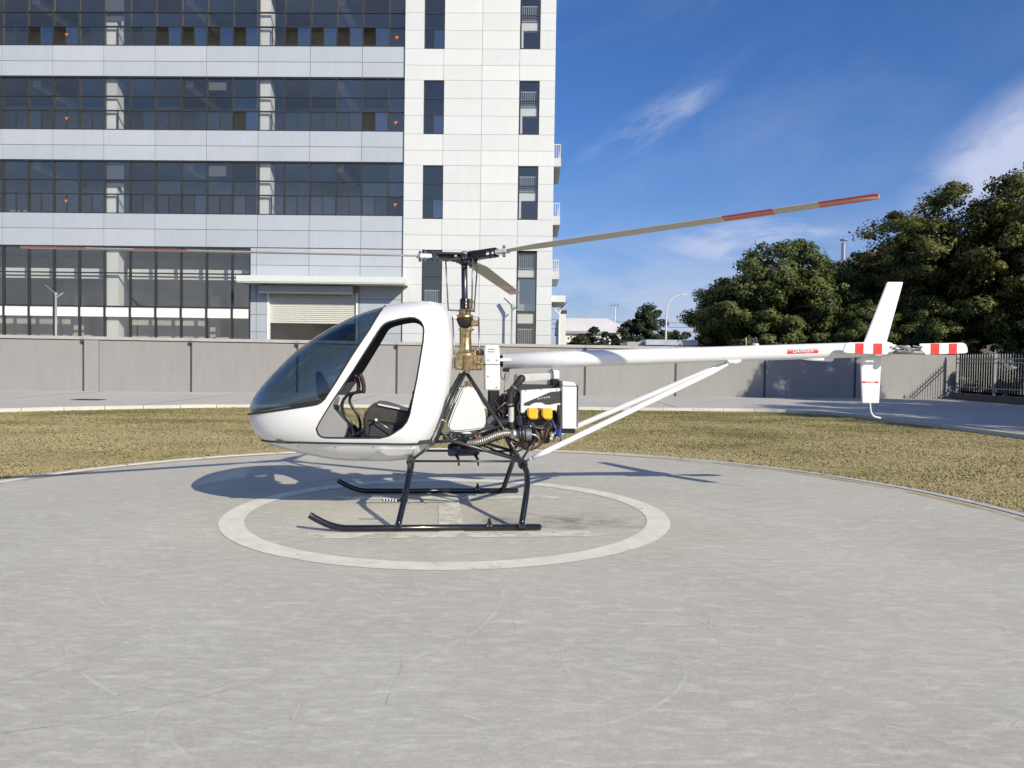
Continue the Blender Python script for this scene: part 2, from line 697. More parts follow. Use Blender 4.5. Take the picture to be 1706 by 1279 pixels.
def ring_mesh(c, r0, r1, z0, z1, n=160, a0=0.0, a1=2 * math.pi):
    mb = MB()
    full = abs(a1 - a0 - 2 * math.pi) < 1e-6
    vs = []
    for k in range(n + (0 if full else 1)):
        t = a0 + (a1 - a0) * k / n
        for r, z in ((r0, z0), (r1, z0), (r1, z1), (r0, z1)):
            vs.append((c[0] + r * math.cos(t), c[1] + r * math.sin(t), z))
    m = len(vs) // 4
    fs = []
    for k in range(n):
        i, j = k, (k + 1) % m
        for q in range(4):
            p = (q + 1) % 4
            fs.append((i * 4 + q, i * 4 + p, j * 4 + p, j * 4 + q))
    return mb.add(vs, fs)


mb = MB()
n = 160
vs = [(PC[0] + (PR - 0.13) * math.cos(2 * math.pi * k / n), PC[1] + (PR - 0.13) * math.sin(2 * math.pi * k / n), 0.0) for k in range(n)]
mb.add(vs, [tuple(range(n))])
vs2 = [(x, y, -0.11) for x, y, z in vs]
mb.add(vs + vs2, [(k + 0, (k + 1) % n, n + (k + 1) % n, n + k) for k in range(n)])
pad = tag(mb.build('helipad', m_pad), kind='structure')
for k in range(32):                                          # edging of single curved stones
    a0 = 2 * math.pi * k / 32 + 0.0012
    a1 = 2 * math.pi * (k + 1) / 32 - 0.0012
    ring_mesh(PC, PR - 0.128, PR, -0.1, 0.012 + random.uniform(-0.002, 0.002), 8, a0, a1).build('edging_stone', m_kerb, pad)

m_paint = worn_mat('pad_paint', (0.76, 0.745, 0.62), 0.33, 0.10, 3.2)
m_paint_h = worn_mat('pad_paint_worn', (0.70, 0.69, 0.57), 0.42, 0.10, 4.5)
m_yellow = worn_mat('pad_yellow_worn', (0.55, 0.36, 0.10), 0.47, 0.10, 0.9, alpha=0.8)
m_scuff = worn_mat('pad_scuff', (0.80, 0.785, 0.70), 0.40, 0.16, 7.0, alpha=0.58)
m_crack = worn_mat('pad_crack', (0.13, 0.125, 0.12), 0.53, 0.14, 6.0, alpha=0.34)
RC = (-0.6, 7.63)


def flat(name, polys, z, mat, parent):
    mb = MB()
    for i_, p in enumerate(polys):
        mb.add([(x, y, z + (i_ % 90) * 3e-6) for x, y in p], [tuple(range(len(p)))])
    return mb.build(name, mat, parent)


def annulus(c, r0, r1, a0=0.0, a1=2 * math.pi, n=96):
    out = []
    for k in range(n):
        t0, t1 = a0 + (a1 - a0) * k / n, a0 + (a1 - a0) * (k + 1) / n
        out.append([(c[0] + r * math.cos(t), c[1] + r * math.sin(t)) for r, t in ((r0, t0), (r1, t0), (r1, t1), (r0, t1))])
    return out


flat('ring_marking', annulus(RC, 1.925, 2.145), 0.004, m_paint, pad)
flat('edge_line_marking', annulus(PC, 5.54, 5.66), 0.004, m_yellow, pad)
hb = 5.6 * math.pi / 180
hx, hy = np.array([math.cos(hb), math.sin(hb)]), np.array([-math.sin(hb), math.cos(hb)])
HO = np.array(RC)


def hrect(x0, x1, y0, y1):
    return [tuple(HO + hx * x + hy * y) for x, y in ((x0, y0), (x1, y0), (x1, y1), (x0, y1))]


flat('letter_marking', [hrect(-1.22, 1.22, -1.13, -0.92), hrect(-1.22, 1.22, 0.70, 0.91), hrect(-0.11, 0.11, -0.92, 0.70)], 0.0045, m_paint_h, pad)


def ribbon(pts, w, jitter=0.0):
    a = np.array(pts)
    t = np.gradient(a, axis=0)
    t /= np.linalg.norm(t, axis=1)[:, None] + 1e-9
    nrm = np.c_[-t[:, 1], t[:, 0]]
    ww = w * (0.6 + 0.8 * rng.random(len(a)))[:, None] / 2
    l, r = a + nrm * ww, a - nrm * ww
    return [[tuple(l[i]), tuple(r[i]), tuple(r[i + 1]), tuple(l[i + 1])] for i in range(len(a) - 1)]


scuffs, fine = [], []
ARCS = [([(-0.04, 5.08), (-0.06, 4.72), (-0.16, 4.32), (-0.34, 4.01), (-0.61, 3.76), (-0.87, 3.63), (-1.16, 3.56)], 0.022), ([(0.75, 3.95), (0.84, 3.84), (0.86, 3.71), (0.81, 3.58), (0.71, 3.42), (0.55, 3.27), (0.33, 3.13), (0.06, 2.99)], 0.022), ([(0.31, 3.78), (0.1, 3.63), (-0.23, 3.49), (-0.56, 3.47)], 0.014), ([(0.28, 3.78), (0.31, 3.63), (0.35, 3.51)], 0.02), ([(-2.88, 5.7), (-2.79, 5.22), (-2.63, 4.88), (-2.41, 4.59)], 0.016), ([(-2.34, 4.09), (-2.21, 3.84), (-2.01, 3.61), (-1.73, 3.38)], 0.016), ([(-1.19, 3.56), (-1.39, 3.38), (-1.47, 3.24), (-1.46, 3.11), (-1.39, 2.94)], 0.018), ([(-1.43, 3.1), (-1.29, 2.96), (-1.15, 2.8)], 0.014), ([(-0.92, 4.97), (-0.78, 4.81), (-0.67, 4.65)], 0.02), ([(-0.66, 5.33), (-0.57, 4.92), (-0.46, 4.8)], 0.016), ([(-1.81, 4.74), (-1.12, 4.96), (-0.75, 5.11)], 0.012), ([(-0.99, 3.66), (-1.0, 3.39), (-0.92, 3.37), (-0.89, 3.17)], 0.012), ([(-0.68, 3.02), (-0.2, 3.06), (0.13, 3.0)], 0.012), ([(-0.19, 3.24), (-0.11, 3.19)], 0.014), ([(0.71, 4.74), (0.91, 4.61)], 0.012), ([(1.1, 4.23), (1.81, 4.18), (2.44, 4.38)], 0.012), ([(-0.52, 2.98), (-0.56, 2.82)], 0.01), ([(1.21, 3.47), (1.36, 3.57), (1.18, 3.32)], 0.012), ([(-3.03, 4.56), (-2.74, 4.69), (-2.44, 4.48)], 0.014), ([(0.01, 5.01), (0.58, 4.85), (1.14, 4.81)], 0.01)]
DARK = [([(-2.3, 3.49), (-2.22, 3.6), (-2.15, 3.73), (-2.06, 3.94), (-1.98, 4.2)], 0.007), ([(-1.17, 3.51), (-1.42, 3.32), (-1.71, 3.14), (-2.0, 3.02)], 0.01), ([(-0.56, 3.94), (-0.52, 3.75), (-0.53, 3.54), (-0.53, 3.32)], 0.006), ([(0.01, 4.7), (0.04, 4.28)], 0.005), ([(1.2, 3.44), (1.27, 3.29)], 0.006), ([(0.92, 3.4), (1.13, 3.46)], 0.004)]
for pts, w in ARCS:
    scuffs += ribbon(catmull(pts, 6), w)
for i in range(60):
    x, y = rng.uniform(-4.6, 4.2), rng.uniform(2.6, 9.0)
    if (x - PC[0]) ** 2 + (y - PC[1]) ** 2 > 5.2 ** 2:
        continue
    an, ln = rng.uniform(-0.6, 0.9), rng.uniform(0.3, 2.2)
    cur = rng.normal(0, 1.1) * ln
    pts = [(x, y)]
    for k in range(18):
        an += cur / 18
        pts.append((pts[-1][0] + math.cos(an) * ln / 18, pts[-1][1] + math.sin(an) * ln / 18))
    pts = [p for p in pts if (p[0] - PC[0]) ** 2 + (p[1] - PC[1]) ** 2 < 5.4 ** 2]
    if len(pts) > 3:
        fine += ribbon(pts, rng.uniform(0.003, 0.007))
tag(flat('scuff_marks', scuffs, 0.0009, m_scuff, pad), kind='stuff')
for i in range(420):                                         # short rubbed strokes
    x, y = rng.uniform(-4.6, 4.2), rng.uniform(2.5, 9.5)
    if (x - PC[0]) ** 2 + (y - PC[1]) ** 2 > 5.1 ** 2:
        continue
    an, ln = rng.normal(0.25, 0.55), rng.uniform(0.05, 0.32)
    fine += ribbon([(x + math.cos(an) * ln * k / 4, y + math.sin(an) * ln * k / 4) for k in range(5)], rng.uniform(0.003, 0.014))
m_fine = worn_mat('pad_fine_scratch', (0.76, 0.74, 0.66), 0.44, 0.16, 11.0, alpha=0.6)
tag(flat('scratch_marks', fine, 0.0013, m_fine, pad), kind='stuff')
cracks = []
for pts, w in DARK + [([(-3.9, 11.0), (-3.0, 10.2), (-2.0, 9.4)], 0.012), ([(3.6, 12.0), (2.2, 10.4)], 0.010), ([(-4.9, 9.6), (-3.4, 9.0), (-2.6, 8.7)], 0.008)]:
    cracks += ribbon(catmull(pts, 6), w)
for i in range(36):
    x, y = rng.uniform(-4.0, 4.0), rng.uniform(2.9, 8.6)
    an, ln = rng.uniform(-1.2, 1.2), rng.uniform(0.1, 0.7)
    cracks += ribbon([(x + math.cos(an) * ln * k / 5 + rng.normal(0, 0.006), y + math.sin(an) * ln * k / 5) for k in range(6)], 0.0025)
tag(flat('crack_marks', cracks, 0.0017, m_crack, pad), kind='stuff')
m_stain = worn_mat('pad_oil_stain', (0.26, 0.215, 0.19), 0.56, 0.26, 3.0, (1, 2.5, 1), alpha=0.16)
stains = []
for i in range(60):                                          # many small spots that run together
    sx, sy = 0.42 + rng.normal(0, 0.36), 7.22 + rng.normal(0, 0.16)
    sr = rng.uniform(0.03, 0.16)
    stains.append([(sx + sr * 1.6 * math.cos(t) * rng.uniform(0.8, 1.2), sy + sr * math.sin(t) * rng.uniform(0.8, 1.2)) for t in np.linspace(0, 2 * math.pi, 15)[:-1]])
for i, p_ in enumerate(stains):
    stains[i] = p_
mbs = MB()
for i, p_ in enumerate(stains):
    mbs.add([(x, y, 0.0004 + i * 0.000005) for x, y in p_], [tuple(range(len(p_)))])
tag(mbs.build('oil_stain', m_stain, pad), kind='stuff')

# --- lawn
def lawn_mat():
    m, nt, N, L, b = new_mat('dormant_grass')
    tc = N.new('ShaderNodeTexCoord')

    def tex(sc, d, r, st=(1, 1, 1)):
        mp = N.new('ShaderNodeMapping')
        mp.inputs['Scale'].default_value = st
        L.new(tc.outputs['Object'], mp.inputs[0])
        n = N.new('ShaderNodeTexNoise')
        n.inputs['Scale'].default_value = sc
        n.inputs['Detail'].default_value = d
        n.inputs['Roughness'].default_value = r
        L.new(mp.outputs[0], n.inputs['Vector'])
        return n.outputs['Fac']
    r = N.new('ShaderNodeValToRGB')
    e = r.color_ramp.elements
    e[0].position, e[0].color = 0.30, (0.185, 0.18, 0.066, 1)
    e[1].position, e[1].color = 0.72, (0.45, 0.375, 0.195, 1)
    k = e.new(0.42)
    k.color = (0.27, 0.24, 0.10, 1)
    k = e.new(0.52)
    k.color = (0.375, 0.315, 0.15, 1)
    # far side greener
    sep = N.new('ShaderNodeSeparateXYZ')
    L.new(tc.outputs['Object'], sep.inputs[0])
    g = N.new('ShaderNodeMapRange')
    g.inputs['From Min'].default_value = 13
    g.inputs['From Max'].default_value = 24
    g.inputs['To Min'].default_value = 0.04
    g.inputs['To Max'].default_value = -0.10
    L.new(sep.outputs[1], g.inputs['Value'])
    a = N.new('ShaderNodeMath')
    a.operation = 'ADD'
    L.new(tex(0.32, 6, 0.62, (1, 1.4, 1)), a.inputs[0])
    L.new(g.outputs[0], a.inputs[1])
    a2 = N.new('ShaderNodeMath')
    a2.operation = 'MULTIPLY_ADD'
    L.new(tex(9, 4, 0.7), a2.inputs[0])
    a2.inputs[1].default_value = 0.30
    L.new(a.outputs[0], a2.inputs[2])
    a3 = N.new('ShaderNodeMath')
    a3.operation = 'SUBTRACT'
    L.new(a2.outputs[0], a3.inputs[0])
    a3.inputs[1].default_value = 0.13
    L.new(a3.outputs[0], r.inputs[0])
    # per-blade drift
    at = N.new('ShaderNodeAttribute')
    at.attribute_name = 'tint'
    mx = N.new('ShaderNodeMix')
    mx.data_type = 'RGBA'
    mx.blend_type = 'MULTIPLY'
    mx.inputs['Factor'].default_value = 1
    mr = N.new('ShaderNodeMapRange')
    mr.inputs['To Min'].default_value = 0.88
    mr.inputs['To Max'].default_value = 1.12
    L.new(at.outputs['Fac'], mr.inputs['Value'])
    L.new(r.outputs[0], mx.inputs[6])
    L.new(mr.outputs[0], mx.inputs[7])
    L.new(mx.outputs[2], b.inputs['Base Color'])
    b.inputs['Roughness'].default_value = 0.85
    b.inputs['Specular IOR Level'].default_value = 0.15
    ge = N.new('ShaderNodeNewGeometry')                      # blades shade softly, like turf seen as a whole
    va = N.new('ShaderNodeVectorMath')
    va.operation = 'ADD'
    L.new(ge.outputs['Normal'], va.inputs[0])
    va.inputs[1].default_value = (0, 0, 1.6)
    vn = N.new('ShaderNodeVectorMath')
    vn.operation = 'NORMALIZE'
    L.new(va.outputs[0], vn.inputs[0])
    L.new(vn.outputs[0], b.inputs['Normal'])
    return m


m_grass = lawn_mat()
lawn_poly = list(edge) + [(12.2, -30), (-45, -30), (-45, 2)]
LAWN_Z = -0.025
sheet('lawn', lawn_poly, LAWN_Z, m_grass)
lawn = bpy.data.objects['lawn']


def inside(poly, x, y):
    poly = np.array(poly)
    x1, y1 = poly[:, 0], poly[:, 1]
    x2, y2 = np.roll(x1, -1), np.roll(y1, -1)
    c = np.zeros(len(x), bool)
    for a_, b_, c_, d_ in zip(x1, y1, x2, y2):
        if b_ != d_:
            c ^= ((b_ > y) != (d_ > y)) & (x < (c_ - a_) * (y - b_) / (d_ - b_) + a_)
    return c


def grass(n):
    # denser close to the camera's side of the strip
    y = 7.0 + (rng.random(n) ** 1.5) * 18.5
    x = rng.uniform(-1, 1, n) * (y * 0.70 + 0.8)
    k = inside(lawn_poly, x, y) & ((x - PC[0]) ** 2 + (y - PC[1]) ** 2 > (PR - 0.01) ** 2)
    x, y = x[k], y[k]
    ne = 9000                                                # longer tufts straggling over the pad edge
    te = rng.uniform(0.0, math.pi, ne)
    re = PR + np.abs(rng.normal(0, 0.05, ne)) * (0.5 + np.abs(np.sin(te * 23.0)))
    x, y = np.r_[x, PC[0] + re * np.cos(te)], np.r_[y, PC[1] + re * np.sin(te)]
    n = len(x)
    h = rng.uniform(0.008, 0.022, n)
    h *= 1 + 0.4 * np.sin(x * 1.7) * np.sin(y * 2.1)
    h[-ne:] = rng.uniform(0.03, 0.075, ne)
    w = rng.uniform(0.005, 0.010, n) * (0.7 + y / 20)
    a = rng.uniform(0, 2 * math.pi, n)
    lean = rng.normal(0, 0.018, (n, 2))
    lean[-ne:] = rng.normal(0, 0.045, (ne, 2))
    v = np.zeros((n, 3, 3))
    v[:, 0] = np.c_[x - np.cos(a) * w, y - np.sin(a) * w, np.full(n, LAWN_Z)]
    v[:, 1] = np.c_[x + np.cos(a) * w, y + np.sin(a) * w, np.full(n, LAWN_Z)]
    v[:, 2] = np.c_[x + lean[:, 0], y + lean[:, 1], LAWN_Z + h]
    me = bpy.data.meshes.new('grass_blades')
    me.vertices.add(n * 3)
    me.vertices.foreach_set('co', v.ravel())
    me.loops.add(n * 3)
    me.loops.foreach_set('vertex_index', np.arange(n * 3, dtype=np.int32))
    me.polygons.add(n)
    me.polygons.foreach_set('loop_start', np.arange(0, n * 3, 3, dtype=np.int32))
    me.update()
    at = me.attributes.new('tint', 'FLOAT', 'FACE')
    at.data.foreach_set('value', rng.random(n).astype(np.float32))
    me.materials.append(m_grass)
    o = bpy.data.objects.new('grass_blades', me)
    COL.objects.link(o)
    return tag(o, 'short dry yellow green grass round the concrete pad', 'grass', kind='stuff')


at = lawn.data.attributes.new('tint', 'FLOAT', 'FACE')
at.data.foreach_set('value', [0.55])
grass(340000)

dc = thing('drain_cover', 'small dark iron drain cover in the concrete road at left', 'drain cover', (-13.8, 25.2, ROAD_Z))
m_iron = M('cast_iron', (0.05, 0.05, 0.05), 0.7, 0.4, 0.3)
MB().box(-0.45, 0.45, -0.28, 0.28, 0.001, 0.012).build('frame', m_iron, dc)
for k in range(7):
    MB().box(-0.40, 0.40, -0.24 + k * 0.07, -0.20 + k * 0.07, 0.012, 0.02).build('bar', m_iron, dc)

# ------------------------------------------------------------------ perimeter wall
m_wall = clad_mat('wall_render', (0.278, 0.272, 0.260), (0.17, 0.163, 0.152), 0.30)
m_wall.node_tree.nodes['Principled BSDF'].inputs['Specular IOR Level'].default_value = 0.15
m_cope = M('coping_render', (0.36, 0.345, 0.325), 0.85, var=0.12, scale=2.5, bump=0.15)
m_post = M('wall_joint_steel', (0.055, 0.05, 0.046), 0.7, 0.0, 0.2)
WA = Vector((-37.0, 28.93, 0))
WB = Vector((20.75, 36.25, 0))
wdir = (WB - WA).normalized()
wlen = (WB - WA).length
wall = thing('perimeter_wall', 'long low beige rendered boundary wall behind the lawn and road', 'wall', WA, math.atan2(wdir.y, wdir.x))


def wl(x):                                                   # world x -> distance along the wall
    return (x - WA.x) / wdir.x


joints = [-33.9, -29.8, -25.7, -21.55, -17.4, -13.25, -9.02, -4.93, -0.85, 3.2, 7.29, 11.44, 15.77]
ss = [0.0] + [wl(x) for x in joints] + [wlen]
for i in range(len(ss) - 1):
    g0, g1 = (0.045 if i else 0.0), (0.045 if i < len(ss) - 2 else 0.0)
    if abs(joints[i - 1] + 17.4) < 0.01 and i:               # a pilaster panel stands beside this joint
        piece('panel', ss[i] + g0, ss[i] + 0.60, -0.03, 0.2, -0.1, 2.12, m_wall, wall)
        piece('panel', ss[i] + 0.615, ss[i + 1] - g1, 0.0, 0.2, -0.1, 2.12, m_wall, wall)
    else:
        piece('panel', ss[i] + g0, ss[i + 1] - g1, 0.0, 0.2, -0.1, 2.12, m_wall, wall)
    piece('coping', ss[i] + 0.006, ss[i + 1] - 0.006, -0.07, 0.27, 2.145, 2.27, m_cope, wall)
    piece('shadow_gap', ss[i], ss[i + 1], 0.03, 0.18, 2.12, 2.145, m_post, wall)
    if i:
        wide = 0.045 if ss[i] < wl(0) else 0.07
        piece('joint_strip', ss[i] - 0.044, ss[i] + 0.044, 0.03 if ss[i] < wl(0) else -0.02, 0.19, -0.1, 2.12, m_post, wall)
        MB().lathe([(0.05, 0), (0.07, 0.03), (0.07, 0.10), (0.03, 0.13)], (ss[i], -0.10, 2.03)).build('joint_knob', m_post, wall)  # dark knob capping the joint under the coping

# ------------------------------------------------------------------ iron fence along the right-hand road edge
m_fence = M('fence_paint', (0.30, 0.30, 0.30), 0.45, 0.3, 0.1)
m_basewall = M('fence_base_stone', (0.10, 0.085, 0.08), 0.8, 0, 0.25, 3.0)
FY0, FY1 = 19.0, 35.9
fence = thing('picket_fence', 'grey steel picket fence with spear tops on a low dark wall', 'fence', (20.55, FY1, 0), -math.pi / 2)
FL = FY1 - FY0
piece('base_wall', 0.0, FL, -0.12, 0.12, -0.1, 0.36, m_basewall, fence)
nsec = 6
for i in range(nsec + 1):
    s0 = 0.12 + i * (FL - 0.2) / nsec
    mbp = MB().box(s0 - 0.04, s0 + 0.04, -0.04, 0.04, 0.36, 2.12)
    mbp.lathe([(0.035, 2.12), (0.055, 2.16), (0.03, 2.20), (0.045, 2.24), (0.0, 2.30)], (s0, 0, 0), n=8)
    mbp.build('post', m_fence, fence)
for z in (0.62, 1.72, 1.90):
    piece('rail', 0.1, FL - 0.05, -0.018, 0.018, z, z + 0.04, m_fence, fence)
mbp = MB().box(-0.011, 0.011, -0.011, 0.011, 0.46, 2.02)
mbp.add([(-0.022, -0.011, 2.02), (0.022, -0.011, 2.02), (0.022, 0.011, 2.02), (-0.022, 0.011, 2.02), (0, 0, 2.16)],
        [(3, 2, 1, 0), (0, 1, 4), (1, 2, 4), (2, 3, 4), (3, 0, 4)])
pk = mbp.mesh('picket', m_fence)
npk = int((FL - 0.3) / 0.175)
for i in range(npk):
    s0 = 0.25 + i * 0.175
    o = bpy.data.objects.new('picket', pk)
    COL.objects.link(o)
    o.parent = fence
    o.location = (s0, 0, 0)
# ------------------------------------------------------------------ the office block
m_band = clad_mat('metal_panel_grey', (0.395, 0.435, 0.475), (0.27, 0.28, 0.29), 0.18)
m_band2 = clad_mat('metal_panel_pale', (0.412, 0.448, 0.483), (0.27, 0.28, 0.29), 0.18)
m_white = clad_mat('white_panel', (0.605, 0.628, 0.615), (0.45, 0.44, 0.41), 0.2)
m_white2 = clad_mat('white_panel_b', (0.625, 0.648, 0.632), (0.45, 0.44, 0.41), 0.2)
m_back = M('panel_backing', (0.30, 0.30, 0.295), 0.9)
m_mull = M('window_frame_dark', (0.035, 0.04, 0.045), 0.45, 0.2, 0.2)
m_inner = M('room_surface', (0.55, 0.53, 0.49), 0.95, 0, 0.2, 0.5)
m_inner_d = M('room_back', (0.50, 0.475, 0.44), 0.95, 0, 0.4, 0.35)
m_colw = M('white_column', (0.78, 0.78, 0.74), 0.7, 0, 0.04)
GREY = (1.0, 0.88, 0.72)                                      # warm tint put into the pane reflections to offset blue sky light
m_glass = glass_mat('window_glass', (0.92, 0.93, 0.93), 0.11, 0.02, 0.10, GREY)
m_glass_b = glass_mat('window_glass_b', (0.90, 0.91, 0.91), 0.145, 0.03, 0.16, GREY)
m_glass_c = glass_mat('window_glass_c', (0.93, 0.93, 0.93), 0.08, 0.02, 0.06, GREY)
m_glass2 = glass_mat('window_glass_sash', (0.84, 0.88, 0.90), 0.20, 0.015, 0.10, (1.0, 0.96, 0.88))
m_rail = M('white_rail', (0.52, 0.53, 0.54), 0.5, 0.2, 0.05)
m_shut = M('roller_shutter_paint', (0.60, 0.60, 0.55), 0.5, 0.0, 0.05)
m_mark = M('rescue_mark_red', (0.50, 0.13, 0.06), 0.5, 0, 0.1)
m_conc_w = M('balcony_render', (0.48, 0.49, 0.51), 0.8, 0, 0.06)

m_blind = M('window_blind', (0.14, 0.14, 0.14), 0.9, 0, 0.1)
BX, BY = 1.99, 40.1
off = thing('office_building', 'multi storey office block with grey banded ribbon windows and a white end bay', 'building', (BX, BY, 0), math.atan2(-0.026, 1))
A_END = 34.3
MULL = [7.72, 8.59] + [8.59 + 1.352 * k for k in range(1, 20)]
MULL = [a_ for a_ in MULL if a_ < A_END]
JO = [7.72, 9.943, 12.647, 15.351, 18.055, 20.759, 23.463, 26.167, 28.871, 31.575, 34.279]


def bp_(name, a0, a1, y0, y1, z0, z1, mat, parent=off):
    """a piece given by its distance left of the corner"""
    return piece(name, -a1, -a0, y0, y1, z0, z1, mat, parent)


STO = 4.33
_gl = random.Random(17)


def gpick():
    return _gl.choice((m_glass, m_glass, m_glass_b, m_glass_c))


rb = random.Random(3)
# bands of metal panels with open joints
for k in range(4):
    z0 = 7.22 + k * STO if k else 7.22
    zs = [7.24, 8.14, 8.95] if k == 0 else [11.70 + (k - 1) * STO, 12.47 + (k - 1) * STO, 13.28 + (k - 1) * STO]
    for j in range(len(JO) - 1):
        for r_ in range(2):
            bp_('panel', JO[j] + 0.012, JO[j + 1] - 0.012, 0.0, 0.05, zs[r_] + 0.012, zs[r_ + 1] - 0.012,
                m_band if rb.random() < 0.75 else m_band2)
    bp_('band_backing', 7.74, JO[-1], 0.055, 4.9, zs[0] + 0.02, zs[2] - 0.02, m_back)
    bp_('sill', 7.73, JO[-1], -0.015, 0.22, zs[2] - 0.01, zs[2] + 0.03, m_mull)
    bp_('window_head', 7.73, JO[-1], 0.03, 0.25, zs[0] - 0.06, zs[0] + 0.012, m_mull)
# top storey hidden above the picture: one closing band
for j in range(len(JO) - 1):
    bp_('panel', JO[j] + 0.012, JO[j + 1] - 0.012, 0.0, 0.05, 24.70, 26.2, m_band)
bp_('roof', -0.0 + 0.06, A_END, 0.06, 15.0, 26.0, 26.3, m_back)

# ribbon windows
OPEN = {2: {27.5, 26.2, 20.8, 19.4, 18.0, 16.7, 13.99, 12.65, 11.29, 9.94, 25.0}, 1: {16.7, 9.94}, 0: set(), 3: set()}
for k in range(4):
    zs = [8.98, 9.96, 10.70, 11.64]
    zs = [z + k * STO for z in zs]
    for i, a_ in enumerate(MULL):
        bp_('mullion', a_ - 0.035, a_ + 0.035, 0.04, 0.22, zs[0] + 0.002, zs[3] - 0.002, m_mull)
        if i == len(MULL) - 1:
            break
        b_ = MULL[i + 1]
        for r_ in range(3):
            if r_ < 2:
                bp_('transom', a_ + 0.036, b_ - 0.036, 0.07, 0.20, zs[r_ + 1] - 0.025, zs[r_ + 1] + 0.025, m_mull)
            za, zb = zs[r_] + 0.03, zs[r_ + 1] - 0.026
            if r_ == 0 and b_ - a_ > 1:
                c_ = (a_ + b_) / 2
                bp_('sash_frame', c_ - 0.02, c_ + 0.02, 0.09, 0.17, za, zb, m_mull)
                opened = any(abs(b_ - q) < 0.12 for q in OPEN.get(k, ()))
                if not opened:
                    bp_('pane', c_ + 0.021, b_ - 0.036, 0.125, 0.135, za, zb, gpick())
                bp_('pane', a_ + 0.036, c_ - 0.021, 0.10, 0.11, za, zb, m_glass2 if opened else gpick())
            else:
                bp_('pane', a_ + 0.036, b_ - 0.036, 0.125, 0.135, za, zb, gpick())
    # columns standing behind the glass, floor fittings
    for c_ in (15.17, 23.28, 31.4):
        bp_('column', c_ - 0.36, c_ + 0.36, 0.30, 1.0, zs[0] - 0.01, zs[3] + 0.05, m_colw)
    for a_ in np.arange(8.2, 32.5, 1.352):
        if rb.random() < 0.05:                                 # a blind half drawn behind one pane
            bp_('blind', a_ - 0.55, a_ + 0.55, 0.24, 0.25, zs[3] - rb.uniform(0.5, 1.4), zs[3] - 0.08, m_blind)
    for c_ in (11.2, 19.2, 27.4):
        bp_('beam', c_ - 0.2, c_ + 0.2, 0.6, 4.8, zs[3] - 0.30, zs[3] + 0.06, m_inner)
    for a_ in np.arange(8.5, 32, 2.3):
        if rb.random() < 0.45:
            h_ = rb.uniform(0.3, 0.9)
            bp_('furniture', a_, a_ + rb.uniform(0.5, 1.5), 2.6 + rb.random() * 1.2, 4.6, zs[0] - 0.01, zs[0] + h_, m_inner if rb.random() < 0.6 else m_inner_d)
bp_('back_wall', 7.74, A_END, 4.95, 5.3, -0.1, 26.0, m_inner_d)
bp_('side_wall', A_END - 0.3, A_END, 0.06, 4.94, -0.1, 26.0, m_inner_d)
bp_('party_wall', 7.45, 7.72, 0.30, 4.94, -0.1, 26.0, m_inner_d)

# rescue window marks: red downward triangles
for a_, z_ in ((25.45, 18.16), (25.46, 13.84), (25.5, 9.55), (8.18, 18.07), (8.19, 13.73), (8.18, 9.51)):
    mb = MB().prism([(-a_ - 0.11, z_ + 0.085), (-a_, z_ - 0.10), (-a_ + 0.11, z_ + 0.085)], 0.06, 0.065)
    mb.build('rescue_mark', m_mark, off)

# ground floor glazing
GM = [a_ for a_ in MULL if a_ > 15.3]
gz = [0.3, 3.55, 4.10, 5.85, 7.18]
bp_('mullion', 15.72, 15.79, 0.03, 0.2, 0.3, 7.18, m_mull)
GM = [15.755] + [a_ for a_ in GM if a_ > 16]
for i in range(1, len(GM)):
    a_, b_ = GM[i - 1], GM[i]
    bp_('mullion', b_ - 0.04, b_ + 0.04, 0.03, 0.2, gz[0], gz[4], m_mull)
    for z_ in gz[2:4]:
        bp_('transom', a_ + 0.041, b_ - 0.041, 0.05, 0.19, z_ - 0.03, z_ + 0.03, m_mull)
    bp_('pane', a_ + 0.041, b_ - 0.041, 0.12, 0.13, gz[2] + 0.031, gz[3] - 0.031, m_glass)
    bp_('pane', a_ + 0.041, b_ - 0.041, 0.12, 0.13, gz[3] + 0.031, gz[4], m_glass)
    bp_('pane', a_ + 0.041, b_ - 0.041, 0.12, 0.13, gz[0], gz[1] - 0.02, m_glass)
    bp_('spandrel', a_ + 0.045, b_ - 0.045, 0.10, 0.14, gz[1], gz[2] - 0.032, m_colw)
for c_ in (23.28, 31.4):
    bp_('column', c_ - 0.40, c_ + 0.40, 0.35, 1.1, 0.0, 7.2, m_colw)
for c_ in (19.3, 27.3):
    bp_('column', c_ - 0.30, c_ + 0.30, 4.2, 4.8, 0.0, 5.0, m_inner)
bp_('gallery_beam', 15.9, 22.7, 0.9, 1.05, 5.80, 6.15, m_colw)
bp_('gallery_beam', 23.9, 33.8, 0.9, 1.05, 5.80, 6.15, m_colw)
bp_('gallery_beam', 15.9, 22.7, 0.9, 1.2, 5.62, 5.70, m_colw)
bp_('gallery_beam', 23.9, 33.8, 0.9, 1.2, 5.62, 5.70, m_colw)
bp_('ground_slab', 7.74, A_END, 0.06, 4.94, -0.1, 0.02, m_inner)
for a_ in (17.2, 20.4, 25.2, 28.8):
    bp_('furniture', a_, a_ + 1.6, 2.4, 3.6, 0.02, rb.uniform(1.2, 3.0), m_inner_d)

